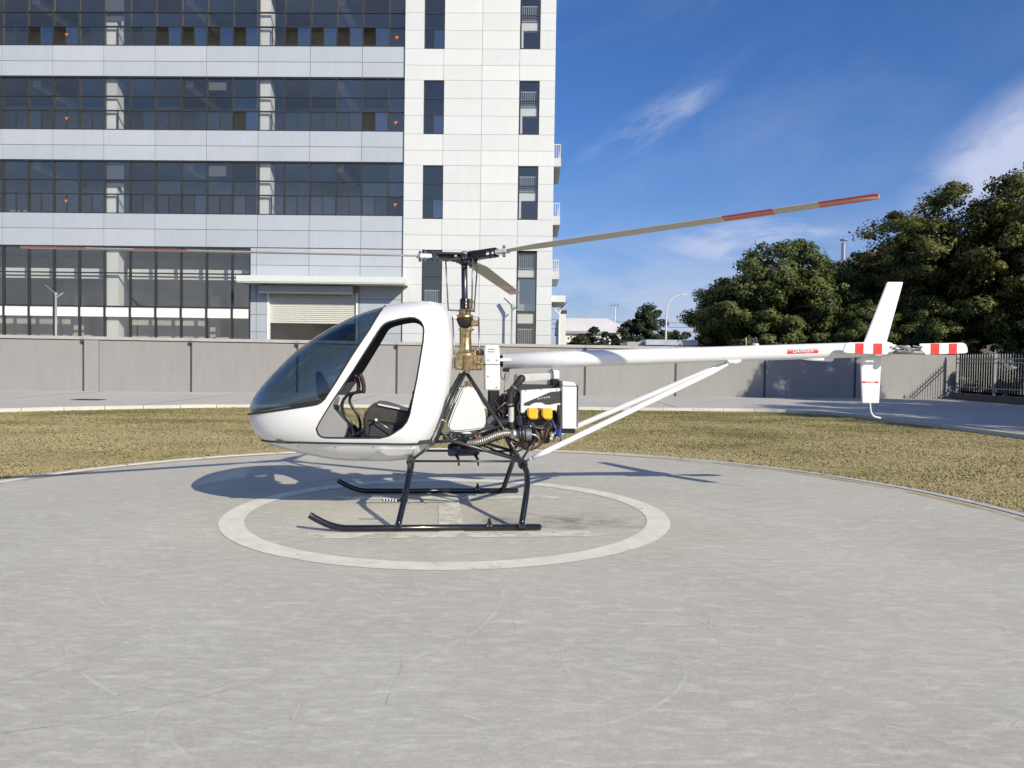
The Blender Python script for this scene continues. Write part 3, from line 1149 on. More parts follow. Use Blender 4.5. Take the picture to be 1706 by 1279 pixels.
# closed bay with the roller door
hz = [2.0, 2.86, 3.75, 4.62, 5.60, 6.33, 7.215]
va = [7.72, 9.97, 12.65, 15.40, 15.715]
for i in range(len(hz) - 1):
    for j in range(len(va) - 1):
        x0, x1 = va[j], va[j + 1]
        if hz[i] < 5.5:                                        # cut round the door
            if j == 1:
                x1 = 10.05
                if x1 - x0 < 0.03:
                    continue
            if j == 2:
                continue
            if j == 3:
                pass
        bp_('panel', x0 + 0.012, x1 - 0.012, 0.0, 0.05, hz[i] + 0.01, hz[i + 1] - 0.01, m_band if rb.random() < 0.6 else m_band2)
for i in range(4):
    bp_('panel', 14.82, 15.388, 0.0, 0.05, hz[i] + 0.01, hz[i + 1] - 0.01, m_band)
bp_('bay_backing', 7.74, 15.70, 0.055, 0.25, 5.62, 7.2, m_back)
bp_('bay_backing', 7.74, 10.07, 0.055, 0.25, -0.1, 5.6, m_back)
bp_('bay_backing', 14.83, 15.70, 0.055, 0.25, -0.1, 5.6, m_back)
bp_('panel', 7.732, 10.05, 0.0, 0.05, -0.1, 1.99, m_band)
bp_('panel', 14.82, 15.70, 0.0, 0.05, -0.1, 1.99, m_band)
mb = MB()
zc = 3.32
rows = 15
pz = (4.92 - zc) / rows
for i in range(rows):                                          # curtain of ridged slats
    z0 = zc + i * pz
    vs = [(-14.72, 0.16, z0), (-10.16, 0.16, z0), (-14.72, 0.11, z0 + pz * 0.25), (-10.16, 0.11, z0 + pz * 0.25),
          (-14.72, 0.11, z0 + pz * 0.7), (-10.16, 0.11, z0 + pz * 0.7), (-14.72, 0.16, z0 + pz), (-10.16, 0.16, z0 + pz)]
    mb.add(vs, [(0, 1, 3, 2), (2, 3, 5, 4), (4, 5, 7, 6)])
mb.build('roller_shutter', m_shut, off)
for a0, a1 in ((14.72, 14.82), (10.07, 10.16)):
    bp_('shutter_guide', a0, a1, -0.02, 0.22, -0.1, 4.95, m_colw)
MB().box(-15.13, -10.26, -0.40, 0.0, 4.94, 5.26).build('shutter_box', m_band2, off, bevel=0.02)
bp_('shutter_box_lip', 10.26, 15.13, -0.42, -0.30, 4.84, 4.935, m_white)
cano = MB().box(-15.95, -7.42, -1.25, -0.005, 5.30, 5.62).build('canopy', m_white2, off)
bp_('canopy_trim', 7.40, 15.97, -1.28, -1.252, 5.36, 5.66, m_white2, off)

# white end bay
WF = -0.12
wl_rows = [13.12, 14.05, 14.94, 15.86, 16.62, 17.45]
rows_z = []
for k in range(-3, 3):
    for q in range(5):
        rows_z.append((wl_rows[q] + k * STO, wl_rows[q + 1] + k * STO, q, k))
for (z0, z1, q, k) in rows_z:
    z0 = max(z0, -0.1)
    if z1 < 0.1:
        continue
    win1 = q < 3 and k > -3
    win2 = q < 3 or z1 < 7.3
    cols = []
    cols += [(7.72, 6.73)] if win1 else [(7.72, 5.72)]
    cols += [(5.69, 3.75)] if win1 else [(5.72, 3.75)]
    cols += [(3.75, 1.83)]
    cols += [(0.80, 0.0)] if win2 else [(1.83, 0.0)]
    for c1, c0 in cols:
        bp_('panel', c0 + 0.008, c1 - 0.008, WF, WF + 0.05, z0 + 0.007, z1 - 0.007, m_white if rb.random() < 0.6 else m_white2)

for c0, c1 in ((6.74, 7.71), (1.84, 5.68), (-0.01, 0.79)):
    bp_('bay_backing', c0 + 0.02, c1 - 0.005, WF + 0.055, 0.29, -0.1, 26.0, m_back)
for k in range(-1, 3):
    z0, z1 = 15.87 + (k - 1) * STO, 13.11 + k * STO
    for c0, c1 in ((5.70, 6.74), (0.80, 1.83)):
        bp_('bay_backing', c0, c1, WF + 0.055, 0.29, z0 + 0.01, z1 - 0.01, m_back)
bp_('bay_floor', 0.3, 7.4, 0.3, 4.9, -0.1, 0.02, m_inner)
for k in range(0, 6):
    bp_('bay_floor', 0.3, 7.4, 0.6, 4.9, 8.6 + (k - 1) * STO - 0.1, 8.6 + (k - 1) * STO + 0.25, m_inner)
bp_('end_wall', -0.0, 0.25, 0.30, 15.0, -0.1, 26.0, m_white)
bp_('back_wall', 0.26, 7.44, 4.95, 5.3, -0.1, 26.0, m_inner_d)


def win_frame(a0, a1, z0, z1, ys=WF + 0.03, t=0.045):
    for q in ((a0, a0 + t, z0, z1), (a1 - t, a1, z0, z1), (a0 + t, a1 - t, z0, z0 + t), (a0 + t, a1 - t, z1 - t, z1)):
        bp_('window_frame', q[0], q[1], ys, ys + 0.10, q[2], q[3], m_mull)


def railing(a0, a1, z0, z1, y, nb=9):
    mb = MB().box(-a1, -a0, y, y + 0.03, z1 - 0.04, z1).box(-a1, -a0, y, y + 0.03, z0, z0 + 0.035)
    for i in range(nb):
        c_ = a0 + (a1 - a0) * (i + 0.5) / nb
        mb.box(-c_ - 0.014, -c_ + 0.014, y + 0.003, y + 0.027, z0 + 0.035, z1 - 0.04)
    return mb.build('inner_railing', m_rail, off)


yg = WF + 0.08
for k in range(-1, 3):
    z0, z1 = 13.14 + k * STO, 15.85 + k * STO
    # stair window beside the ribbon windows
    win_frame(5.70, 6.72, z0, z1)
    t1, t2 = z0 + 1.0, z0 + 1.80
    for t in (t1, t2):
        bp_('transom', 5.746, 6.674, WF + 0.04, WF + 0.11, t - 0.022, t + 0.022, m_mull)
    bp_('sash_frame', 6.19, 6.23, WF + 0.04, WF + 0.11, z0 + 0.046, t1 - 0.023, m_mull)
    bp_('pane', 5.746, 6.674, yg, yg + 0.01, t2 + 0.023, z1 - 0.046, m_glass)
    bp_('pane', 5.746, 6.674, yg, yg + 0.01, t1 + 0.023, t2 - 0.023, m_glass)
    bp_('pane', 5.746, 6.189, yg, yg + 0.01, z0 + 0.046, t1 - 0.023, m_glass2)
    bp_('pane', 6.231, 6.674, yg, yg + 0.01, z0 + 0.046, t1 - 0.023, m_glass)
    # landing window near the corner
    win_frame(0.81, 1.82, z0, z1)
    bp_('pane', 0.856, 1.774, yg, yg + 0.01, z0 + 0.046, z1 - 0.046, m_glass)
    bp_('landing_slab', 0.9, 1.76, 0.04, 0.28, z0 + 0.98, z0 + 1.36, m_colw)
    railing(0.9, 1.76, z0 + 1.42, z0 + 2.22, 0.05)
    bp_('landing_wall', 1.66, 1.76, 0.04, 0.28, z0 + 0.05, z0 + 0.97, m_colw)
    bp_('transom', 0.856, 1.774, WF + 0.04, WF + 0.075, z0 + 1.68, z0 + 1.73, m_mull)
# ground floor windows of the white bay
z0, z1 = 4.45, 7.15
win_frame(5.70, 6.72, z0, z1)
bp_('transom', 5.746, 6.674, WF + 0.04, WF + 0.11, 5.80, 5.845, m_mull)
bp_('pane', 5.746, 6.674, yg, yg + 0.01, 5.846, z1 - 0.046, m_glass)
bp_('pane', 5.746, 6.674, yg, yg + 0.01, z0 + 0.046, 5.799, m_glass)
railing(5.80, 6.62, 4.5, 5.15, 0.05)
bp_('bay_backing', 5.70, 6.74, WF + 0.055, 0.29, -0.1, 4.43, m_back)
z0, z1 = 0.4, 7.10
win_frame(0.81, 1.82, z0, z1)
bp_('transom', 0.856, 1.774, WF + 0.03, WF + 0.10, 5.76, 5.81, m_mull)
bp_('transom', 0.856, 1.774, WF + 0.03, WF + 0.10, 4.05, 4.10, m_mull)
bp_('pane', 0.856, 1.774, yg, yg + 0.01, 5.811, z1 - 0.046, m_glass)
bp_('pane', 0.856, 1.774, yg, yg + 0.01, 4.101, 5.759, m_glass2)
bp_('pane', 0.856, 1.774, yg, yg + 0.01, z0 + 0.046, 4.049, m_glass)
railing(0.9, 1.76, 6.28, 7.0, 0.05, 8)
bp_('landing_slab', 0.9, 1.76, 0.04, 0.28, 5.86, 6.22, m_colw)
bp_('landing_wall', 1.68, 1.76, 0.04, 0.28, 4.15, 5.75, m_colw)
bp_('landing_slab', 0.9, 1.76, 0.04, 0.28, 3.48, 4.0, m_colw)
railing(0.9, 1.76, 2.2, 3.2, 0.05, 8)

# balconies and a door canopy on the end wall
for zb, zt, zr in ((11.78, 12.22, 12.95), (8.73, 9.18, 9.88), (5.88, 6.28, 6.90)):
    bal = MB().box(0.005, 0.39, 0.9, 5.0, zb, zt).build('balcony', m_conc_w, off)
    mb = MB()
    for (p, q) in (((0.36, 0.95), (0.36, 4.95)), ((0.03, 0.95), (0.345, 0.95)), ((0.03, 4.95), (0.345, 4.95))):
        mb.obox((p[0], p[1], zr - 0.02), (q[0], q[1], zr - 0.02), 0.03, 0.04)
        ln = math.hypot(q[0] - p[0], q[1] - p[1])
        nb = max(3, int(ln / 0.11))
        for i in range(nb + 1):
            x_, y_ = p[0] + (q[0] - p[0]) * i / nb, p[1] + (q[1] - p[1]) * i / nb
            mb.box(x_ - 0.012, x_ + 0.012, y_ - 0.012, y_ + 0.012, zt, zr - 0.041)
    mb.build('railing', m_rail, bal)
MB().box(0.005, 0.75, 0.9, 5.0, 4.68, 5.02).build('door_canopy', m_white, off)
# ------------------------------------------------------------------ the helicopter
HELI_O = (-0.49, 7.76, 0.0)
heli = thing('helicopter', 'white ultralight helicopter with open doors parked on the painted ring', 'helicopter', HELI_O, R(5.6))
m_hw = M('helicopter_white', (0.70, 0.71, 0.71), 0.26, 0, 0.03, 4.0, coat=0.35, rvar=0.08)
m_hw2 = M('white_composite', (0.62, 0.63, 0.625), 0.35, 0, 0.04, 9.0)
m_trim = M('cabin_trim_dark', (0.030, 0.032, 0.035), 0.7, 0, 0.2, 20)
m_blk = M('black_paint', (0.012, 0.013, 0.016), 0.28, 0, 0.2, 12)
m_skid = M('skid_gloss_black', (0.008, 0.009, 0.013), 0.22, 0, 0.3, 10, coat=0.3)
m_rub = M('black_rubber', (0.014, 0.014, 0.015), 0.6, 0, 0.3, 25, bump=0.2)
m_tube = M('frame_tube_grey', (0.060, 0.062, 0.068), 0.32, 0.55, 0.25, 14)
m_steel = M('bare_steel', (0.45, 0.45, 0.44), 0.3, 0.9, 0.15, 20)
m_dsteel = M('dull_steel', (0.20, 0.20, 0.205), 0.38, 0.8, 0.25, 20)
m_gold = M('anodised_gold', (0.46, 0.37, 0.19), 0.36, 0.85, 0.3, 22, col2=(0.17, 0.13, 0.07), bump=0.2)  # darker noise tone stands in for shading on the gearbox metal
m_bronze = M('bronze_casting', (0.36, 0.235, 0.12), 0.40, 0.8, 0.3, 22, col2=(0.15, 0.10, 0.05))
m_mast = M('mast_steel', (0.075, 0.072, 0.085), 0.3, 0.6, 0.15, 12)
m_blade = M('blade_grey', (0.42, 0.405, 0.365), 0.4, 0, 0.05, 5)
m_red = M('red_band', (0.56, 0.022, 0.014), 0.4, 0, 0.08, 8)
m_redb = M('red_blade_band', (0.42, 0.025, 0.02), 0.25, 0, 0.08, 8, coat=0.4)
m_leather = M('seat_leather', (0.042, 0.037, 0.031), 0.42, 0, 0.2, 10, bump=0.3, bscale=60)
m_yel = M('yellow_filter', (0.72, 0.42, 0.015), 0.4, 0, 0.06, 8)
m_navy = M('navy_enamel', (0.012, 0.018, 0.045), 0.4, 0, 0.2, 9)
m_blue = M('blue_silicone', (0.02, 0.05, 0.22), 0.4, 0, 0.2, 9)
m_rust = M('heated_steel', (0.13, 0.075, 0.05), 0.5, 0.6, 0.35, 14, col2=(0.06, 0.05, 0.045))
m_exh = M('flex_exhaust', (0.30, 0.285, 0.25), 0.42, 0.75, 0.2, 20)
m_galv = M('silencer_grey', (0.52, 0.52, 0.50), 0.45, 0.25, 0.08, 8)
m_wsg = glass_mat('windscreen_glass', (0.57, 0.635, 0.675), 0.07, 0.01)
m_clear = glass_mat('beacon_glass', (0.9, 0.92, 0.93), 0.08, 0.02)
m_intw = M('cabin_inner_grey', (0.27, 0.275, 0.285), 0.5, 0, 0.04, 6)


def inner_mat():
    """inside of the cabin: dark trim above the door sill, plain white moulding below"""
    m, nt, N, L, b = new_mat('cabin_lining')
    tc = N.new('ShaderNodeTexCoord')
    sp = N.new('ShaderNodeSeparateXYZ')
    L.new(tc.outputs['Object'], sp.inputs[0])
    g = N.new('ShaderNodeMath')
    g.operation = 'GREATER_THAN'
    g.inputs[1].default_value = 1.12
    L.new(sp.outputs[2], g.inputs[0])
    n = N.new('ShaderNodeTexNoise')
    n.inputs['Scale'].default_value = 14
    L.new(tc.outputs['Object'], n.inputs['Vector'])
    r = N.new('ShaderNodeValToRGB')
    r.color_ramp.elements[0].color = (0.42, 0.425, 0.435, 1)
    r.color_ramp.elements[1].color = (0.48, 0.485, 0.495, 1)
    L.new(n.outputs['Fac'], r.inputs[0])
    mx = N.new('ShaderNodeMix')
    mx.data_type = 'RGBA'
    L.new(g.outputs[0], mx.inputs['Factor'])
    L.new(r.outputs[0], mx.inputs[6])
    mx.inputs[7].default_value = (0.028, 0.030, 0.032, 1)
    L.new(mx.outputs[2], b.inputs['Base Color'])
    b.inputs['Roughness'].default_value = 0.6
    return m


m_lin = inner_mat()

# --- cabin: an egg whose side outline, door and windscreen lines follow the photograph
SIL = [(-2.08, 0.947), (-2.063, 1.053), (-2.038, 1.106), (-1.904, 1.286), (-1.773, 1.432), (-1.637, 1.566), (-1.367, 1.764), (-1.095, 1.915), (-0.936, 1.98), (-0.774, 2.028), (-0.546, 2.072), (-0.407, 2.086), (-0.306, 2.086), (-0.241, 2.07), (-0.192, 2.029), (-0.14, 1.913), (-0.111, 1.731), (-0.103, 1.548), (-0.113, 1.379), (-0.131, 1.181), (-0.171, 0.956), (-0.226, 0.805), (-0.28, 0.693), (-0.337, 0.608), (-0.432, 0.545), (-0.599, 0.508), (-0.947, 0.498), (-1.222, 0.507), (-1.496, 0.554), (-1.768, 0.624), (-1.941, 0.688), (-2.036, 0.802), (-2.07, 0.882)]
DOOR = [(-1.371, 0.852), (-1.357, 0.795), (-1.331, 0.768), (-1.29, 0.758), (-1.021, 0.758), (-0.785, 0.760), (-0.701, 0.782), (-0.646, 0.815), (-0.575, 0.864), (-0.531, 0.92), (-0.504, 0.993), (-0.493, 1.055), (-0.443, 1.316), (-0.41, 1.527), (-0.389, 1.668), (-0.382, 1.781), (-0.390, 1.825), (-0.410, 1.862), (-0.442, 1.889), (-0.483, 1.905), (-0.53, 1.906), (-0.622, 1.89), (-0.715, 1.863), (-0.745, 1.850), (-0.770, 1.832), (-0.796, 1.802), (-0.884, 1.65), (-1.031, 1.402), (-1.219, 1.115), (-1.338, 0.918)]
WSL = [(-2.077, 0.953), (-2.027, 0.964), (-1.875, 0.992), (-1.741, 1.015), (-1.475, 1.061), (-1.385, 1.076), (-1.345, 1.086), (-1.316, 1.101), (-1.283, 1.132), (-1.18, 1.296), (-1.035, 1.545), (-0.895, 1.771), (-0.774, 2.026)]
CC = np.array([-1.018, 1.223])
HW, HP = 0.57, 3.0
_S = np.array(SIL) - CC
_th = np.arctan2(_S[:, 1], _S[:, 0])
_rr = np.hypot(_S[:, 0], _S[:, 1])
_o = np.argsort(_th)
_th, _rr = _th[_o], _rr[_o]
_tt = np.linspace(-math.pi, math.pi, 1441)[:-1]
_T3, _R3 = np.r_[_th - 2 * math.pi, _th, _th + 2 * math.pi], np.r_[_rr, _rr, _rr]
_sl = np.gradient(_R3, _T3)
_ix = np.clip(np.searchsorted(_T3, _tt) - 1, 0, len(_T3) - 2)
_h = _T3[_ix + 1] - _T3[_ix]
_u = (_tt - _T3[_ix]) / _h
_dense = ((2 * _u ** 3 - 3 * _u ** 2 + 1) * _R3[_ix] + (_u ** 3 - 2 * _u ** 2 + _u) * _h * _sl[_ix]
          + (-2 * _u ** 3 + 3 * _u ** 2) * _R3[_ix + 1] + (_u ** 3 - _u ** 2) * _h * _sl[_ix + 1])
_k = np.exp(-0.5 * (np.arange(-24, 25) / 9.0) ** 2)
_k /= _k.sum()
_sm = np.convolve(np.r_[_dense[-24:], _dense, _dense[:24]], _k, 'valid')


def Rad(t):
    return np.interp((t + math.pi) % (2 * math.pi) - math.pi, np.r_[_tt, math.pi], np.r_[_sm, _sm[0]])


def ys(x, z):
    s_ = math.hypot(x - CC[0], z - CC[1]) / Rad(math.atan2(z - CC[1], x - CC[0]))
    return HW * math.sqrt(max(0.0, 1 - min(1, s_) ** HP))


def fimp(p):
    s_ = math.hypot(p[0] - CC[0], p[2] - CC[1]) / Rad(math.atan2(p[2] - CC[1], p[0] - CC[0]))
    return s_ ** HP + (p[1] / HW) ** 2


def nrm(p):
    e = 2e-3
    g = Vector([(fimp([p[j] + (e if j == i else 0) for j in range(3)]) - fimp([p[j] - (e if j == i else 0) for j in range(3)])) for i in range(3)])
    return g.normalized()


def in_poly(poly, x, z):
    c = False
    n_ = len(poly)
    for i in range(n_):
        x1, z1 = poly[i]
        x2, z2 = poly[(i + 1) % n_]
        if (z1 > z) != (z2 > z) and x < (x2 - x1) * (z - z1) / (z2 - z1) + x1:
            c = not c
    return c


def make_cabin():
    bm = bmesh.new()
    NT, NS = 112, 18
    rows = {}
    for side in (-1, 1):
        for j in range(NS):
            u = (j + 0.35) / (NS - 1 + 0.35) * math.pi / 2
            s_ = math.sin(u)
            for i in range(NT):
                t = 2 * math.pi * i / NT
                r_ = Rad(t) * s_
                if j == NS - 1:
                    if side == 1:
                        rows[1, j, i] = rows[-1, j, i]
                        continue
                    r_, y_ = Rad(t), 0.0
                else:
                    y_ = side * HW * math.sqrt(max(0, 1 - s_ ** HP))
                rows[side, j, i] = bm.verts.new((CC[0] + r_ * math.cos(t), y_, CC[1] + r_ * math.sin(t)))
    for side in (-1, 1):
        for j in range(NS - 1):
            for i in range(NT):
                k = (i + 1) % NT
                q = [rows[side, j, i], rows[side, j, k], rows[side, j + 1, k], rows[side, j + 1, i]]
                bm.faces.new(q if side == 1 else q[::-1])
    cuts = [(DOOR[i], DOOR[(i + 1) % len(DOOR)]) for i in range(len(DOOR))] + [(WSL[i], WSL[i + 1]) for i in range(len(WSL) - 1)]
    for (p, q) in cuts:
        x0, x1 = sorted((p[0], q[0]))
        z0, z1 = sorted((p[1], q[1]))
        m_ = 0.004
        fs = []
        for f in bm.faces:
            fx = [v.co.x for v in f.verts]
            fz = [v.co.z for v in f.verts]
            if max(fx) > x0 - m_ and min(fx) < x1 + m_ and max(fz) > z0 - m_ and min(fz) < z1 + m_:
                fs.append(f)
        geom = set(fs)
        for f in fs:
            geom.update(f.edges)
            geom.update(f.verts)
        d = Vector((q[0] - p[0], 0, q[1] - p[1]))
        n_ = Vector((-d.z, 0, d.x)).normalized()
        bmesh.ops.bisect_plane(bm, geom=list(geom), dist=1e-5, plane_co=(p[0], 0, p[1]), plane_no=n_)
    wpoly = [(-2.3, 0.91)] + WSL[1:] + [(-0.70, 2.25), (-2.6, 2.25), (-2.6, 0.91)]
    cls = {}
    for f in bm.faces:
        c = f.calc_center_median()
        if in_poly(DOOR, c.x, c.z):
            cls[f.index] = 2
        elif in_poly(wpoly, c.x, c.z):
            cls[f.index] = 1
        else:
            cls[f.index] = 0
    bm.faces.index_update()
    cls = []
    for f in bm.faces:
        c = f.calc_center_median()
        cls.append(2 if in_poly(DOOR, c.x, c.z) else 1 if in_poly(wpoly, c.x, c.z) else 0)
    bm.verts.index_update()
    V = [v.co.copy() for v in bm.verts]
    F = [[v.index for v in f.verts] for f in bm.faces]
    bm.free()
    # project the cut points back to the true surface
    V2 = []
    for v in V:
        s0 = 1 if v.y >= 0 else -1
        V2.append(Vector((v.x, s0 * ys(v.x, v.z) if abs(v.y) > 1e-4 else 0.0, v.z)))
    Nn = [nrm(v) for v in V2]

    def solid(name, want, t, mats):
        used = [f for f, c in zip(F, cls) if c == want]
        ids = sorted({i for f in used for i in f})
        mp = {i: k for k, i in enumerate(ids)}
        nv = len(ids)
        vs = [V2[i] for i in ids] + [V2[i] - Nn[i] * t for i in ids]
        fs, mi, ln = [], [], []
        cnt = {}
        for f in used:
            g = [mp[i] for i in f]
            fs.append(g)
            mi.append(0)
            ln.append([Nn[i] for i in f])
            for a_, b_ in zip(g, g[1:] + g[:1]):
                cnt[(a_, b_)] = 1
        for f in used:
            g = [mp[i] + nv for i in f][::-1]
            fs.append(g)
            mi.append(1)
            ln.append([-Nn[i] for i in f][::-1])
        for (a_, b_) in list(cnt):
            if (b_, a_) not in cnt:
                q = [b_, a_, a_ + nv, b_ + nv]
                fs.append(q)
                mi.append(2)
                fn = (vs[q[1]] - vs[q[0]]).cross(vs[q[3]] - vs[q[0]])
                fn = fn.normalized() if fn.length > 1e-9 else Vector((0, 0, 1))
                ln.append([fn] * 4)
        me = bpy.data.meshes.new(name)
        me.from_pydata([tuple(v) for v in vs], [], fs)
        for mm in mats:
            me.materials.append(mm)
        me.polygons.foreach_set('material_index', mi)
        me.polygons.foreach_set('use_smooth', [True] * len(fs))
        me.update()
        me.normals_split_custom_set([tuple(n_) for l in ln for n_ in l])
        o = bpy.data.objects.new(name, me)
        COL.objects.link(o)
        o.parent = heli
        return o
    shell = solid('cabin_shell', 0, 0.028, [m_hw, m_lin, m_hw2])
    ws = solid('windscreen', 1, 0.005, [m_wsg, m_wsg, m_wsg])
    return shell, ws


shell, wscreen = make_cabin()


def surf_line(line, side, out=0.0, sub=5):
    pts = []
    for (p, q) in zip(line[:-1], line[1:]):
        for k in range(sub):
            t = k / sub
            x, z = p[0] + (q[0] - p[0]) * t, p[1] + (q[1] - p[1]) * t
            pts.append((x, z))
    pts.append(line[-1])
    res = []
    for x, z in pts:
        v = Vector((x, side * ys(x, z), z))
        res.append(v + nrm(v) * out)
    return res


near = surf_line(WSL, -1, 0.002)
far_ = surf_line(WSL, 1, 0.002)
MB().tube(near[::-1] + far_, 0.009, 8).build('windscreen_seal', m_rub, wscreen)
for sd in (-1, 1):
    MB().tube(surf_line(DOOR + DOOR[:1], sd, -0.012, 3), 0.012, 8, caps=False).build('door_seal', m_rub, shell)
    BELT = [(-1.93, 0.712), (-1.85, 0.711), (-1.527, 0.716), (-1.189, 0.717), (-0.747, 0.713), (-0.32, 0.70)]
    MB().tube(surf_line(BELT, sd, 0.002, 16), 0.010, 6).build('belly_seam', m_rub, shell)
    for xr in (-1.55, -1.2, -0.85, -0.5):
        v = Vector((xr, sd * ys(xr, 0.675), 0.675))
        MB().lathe([(0.006, -0.002), (0.006, 0.003), (0.0, 0.004)], v, nrm(v), 8).build('rivet', m_dsteel, shell)
    # step fairing low on the flank
    mb = MB()
    prof = [(-0.84, 0.640), (-0.775, 0.668), (-0.445, 0.662), (-0.475, 0.600), (-0.64, 0.590), (-0.74, 0.604)]
    n_ = len(prof)
    vo = [(x, sd * (ys(x, z) - 0.01), z) for x, z in prof]
    vi = [(x + (0.03 if i < 1 else -0.02 if i in (2, 3) else 0), sd * (ys(x, z) + (0.035 if i not in (0,) else 0.004)), z - 0.004) for i, (x, z) in enumerate(prof)]
    fcs = [tuple(range(n_, 2 * n_))] + [(i, (i + 1) % n_, n_ + (i + 1) % n_, n_ + i) for i in range(n_)]
    mb.add(vo + vi, fcs)
    mb.build('step_fairing', m_hw, heli, bevel=0.006, smooth=40)
# thin rib round the door frame
for sd in (-1, 1):
    gx = CC[0] * 0.35 + np.mean([p[0] for p in DOOR]) * 0.65
    rim = [(p[0] + (0.022 if p[0] > -0.75 else 0.0), p[1] + (0.018 if p[1] > 1.75 else 0)) for p in DOOR[8:24]]
    MB().tube(surf_line(rim, sd, -0.0015, 3), 0.0035, 6).build('door_rib', m_galv, shell)

# --- cabin fittings
MB().box(-1.75, -0.30, -0.36, 0.36, 0.700, 0.735).build('cabin_floor', m_trim, heli)
seat = MB().prism([(-0.93, 0.74), (-0.60, 0.74), (-0.52, 0.92), (-0.62, 0.92), (-0.90, 0.91)], -0.24, 0.24).build('seat', m_trim, heli, bevel=0.02, smooth=40)
cush = MB().prism([(-0.960, 0.80), (-0.925, 0.755), (-0.905, 0.90), (-0.76, 0.885), (-0.53, 0.86), (-0.49, 0.99), (-0.70, 1.055), (-0.80, 1.083), (-0.875, 1.075), (-0.935, 1.02), (-0.965, 0.95)], -0.27, 0.27)
cush.build('cushion', m_leather, seat, bevel=0.03, smooth=60)
MB().prism([(-0.55, 0.98), (-0.46, 0.98), (-0.33, 1.52), (-0.36, 1.60), (-0.41, 1.58), (-0.455, 1.30)], -0.25, 0.25).build('backrest', m_trim, seat, bevel=0.03, smooth=60)
MB().obox((-0.82, -0.275, 1.072), (-0.55, -0.275, 1.02), 0.045, 0.014).build('harness_strap', M('strap_grey', (0.55, 0.53, 0.56), 0.7), seat)
MB().box(-0.50, -0.47, -0.20, -0.14, 1.12, 1.20).box(-0.49, -0.46, 0.14, 0.20, 1.12, 1.20).build('harness_buckle', m_blk, seat, bevel=0.006)
st = MB().tube(catmull([(-1.084, -0.02, 0.728), (-1.085, -0.02, 0.80), (-1.10, -0.02, 0.865), (-1.165, -0.02, 0.95), (-1.190, -0.02, 1.03), (-1.175, -0.02, 1.10), (-1.12, -0.02, 1.155), (-1.05, -0.02, 1.172), (-0.985, -0.02, 1.182)], 5), 0.016, 10).build('cyclic_stick', m_blk, heli)
g_ = MB()
g_.tube(catmull([(-0.985, -0.02, 1.165), (-0.980, -0.02, 1.23), (-0.997, -0.02, 1.30), (-1.022, -0.02, 1.355)], 4), [0.020, 0.021, 0.021, 0.020, 0.020, 0.021, 0.022, 0.022, 0.023, 0.024, 0.024, 0.024, 0.022], 10)
g_.build('grip', m_rub, st)
g_ = MB().tube(catmull([(-1.045, 0.03, 1.165), (-1.035, 0.03, 1.23), (-1.05, 0.03, 1.30), (-1.075, 0.03, 1.345)], 4), 0.020, 10)
g_.build('grip', m_rub, st)
MB().box(-1.072, -1.058, 0.0, 0.01, 1.29, 1.30).box(-1.035, -1.022, -0.046, -0.040, 1.315, 1.328).build('switch', m_red, st)
MB().tube(catmull([(-1.019, 0.06, 0.80), (-1.022, 0.06, 0.87), (-1.05, 0.06, 0.951), (-1.115, 0.06, 1.05), (-1.125, 0.06, 1.10), (-1.10, 0.05, 1.15), (-1.05, 0.03, 1.17)], 5), 0.014, 10).build('control_tube', m_blk, st)
MB().lathe([(0.075, 0), (0.07, 0.06), (0.035, 0.10), (0.02, 0.12)], (-1.08, -0.02, 0.735)).build('gaiter', m_rub, st)
lv = MB().tube([(-0.665, -0.30, 0.805), (-0.83, -0.30, 0.918)], 0.0055, 8).build('collective_lever', m_steel, heli)
MB().lathe([(0.012, -0.01), (0.016, 0), (0.012, 0.014)], (-0.835, -0.30, 0.921), (-0.8, 0, 0.55), 10).build('knob', m_hw2, lv)
ped = MB().tube([(-1.318, -0.12, 1.10), (-1.225, -0.12, 1.012), (-1.11, -0.10, 0.86), (-1.08, -0.08, 0.76)], [0.02, 0.017, 0.012, 0.012], 8).build('trim_lever', m_blk, heli)
MB().lathe([(0.03, -0.012), (0.034, 0), (0.03, 0.012)], (-1.235, -0.14, 1.022), (0, 1, 0), 14).build('knob', m_blk, ped)
MB().prism([(-1.42, 0.737), (-1.15, 0.737), (-1.115, 0.86), (-1.26, 1.03), (-1.235, 1.12), (-1.30, 1.16), (-1.42, 0.95)], -0.22, 0.22).build('pedestal', m_intw, heli, bevel=0.012, smooth=40)
con = MB().prism([(-1.385, 1.10), (-1.30, 1.14), (-1.325, 1.19), (-1.405, 1.36), (-1.435, 1.38), (-1.42, 1.15)], -0.13, 0.13).build('instrument_console', m_trim, heli, bevel=0.012, smooth=40)
for yy, zz in ((-0.06, 1.24), (0.06, 1.24), (0.0, 1.12)):
    MB().lathe([(0.045, 0), (0.045, 0.012), (0.038, 0.016)], (-1.352 if zz > 1.2 else -1.318, yy, zz), (0.93, 0, 0.36), 16).build('gauge', m_blk, con)
for yy in (-0.12, 0.10):
    pd = MB().tube([(-1.52, yy, 0.735), (-1.60, yy, 0.90)], 0.009, 8)
    pd.box(-1.625, -1.58, yy - 0.05, yy + 0.05, 0.88, 0.95)
    pd.build('pedal', m_dsteel, heli)
MB().tube([(-1.05, -0.14, 0.76), (-0.97, -0.16, 0.80), (-0.95, -0.18, 0.84)], 0.02, 8).build('lever_base', m_dsteel, heli)

# --- frame tubes
def ftube(pts, r=0.014, mat=None, name='frame_tube'):
    return MB().tube(pts, r, 8).build(name, mat or m_tube, heli)


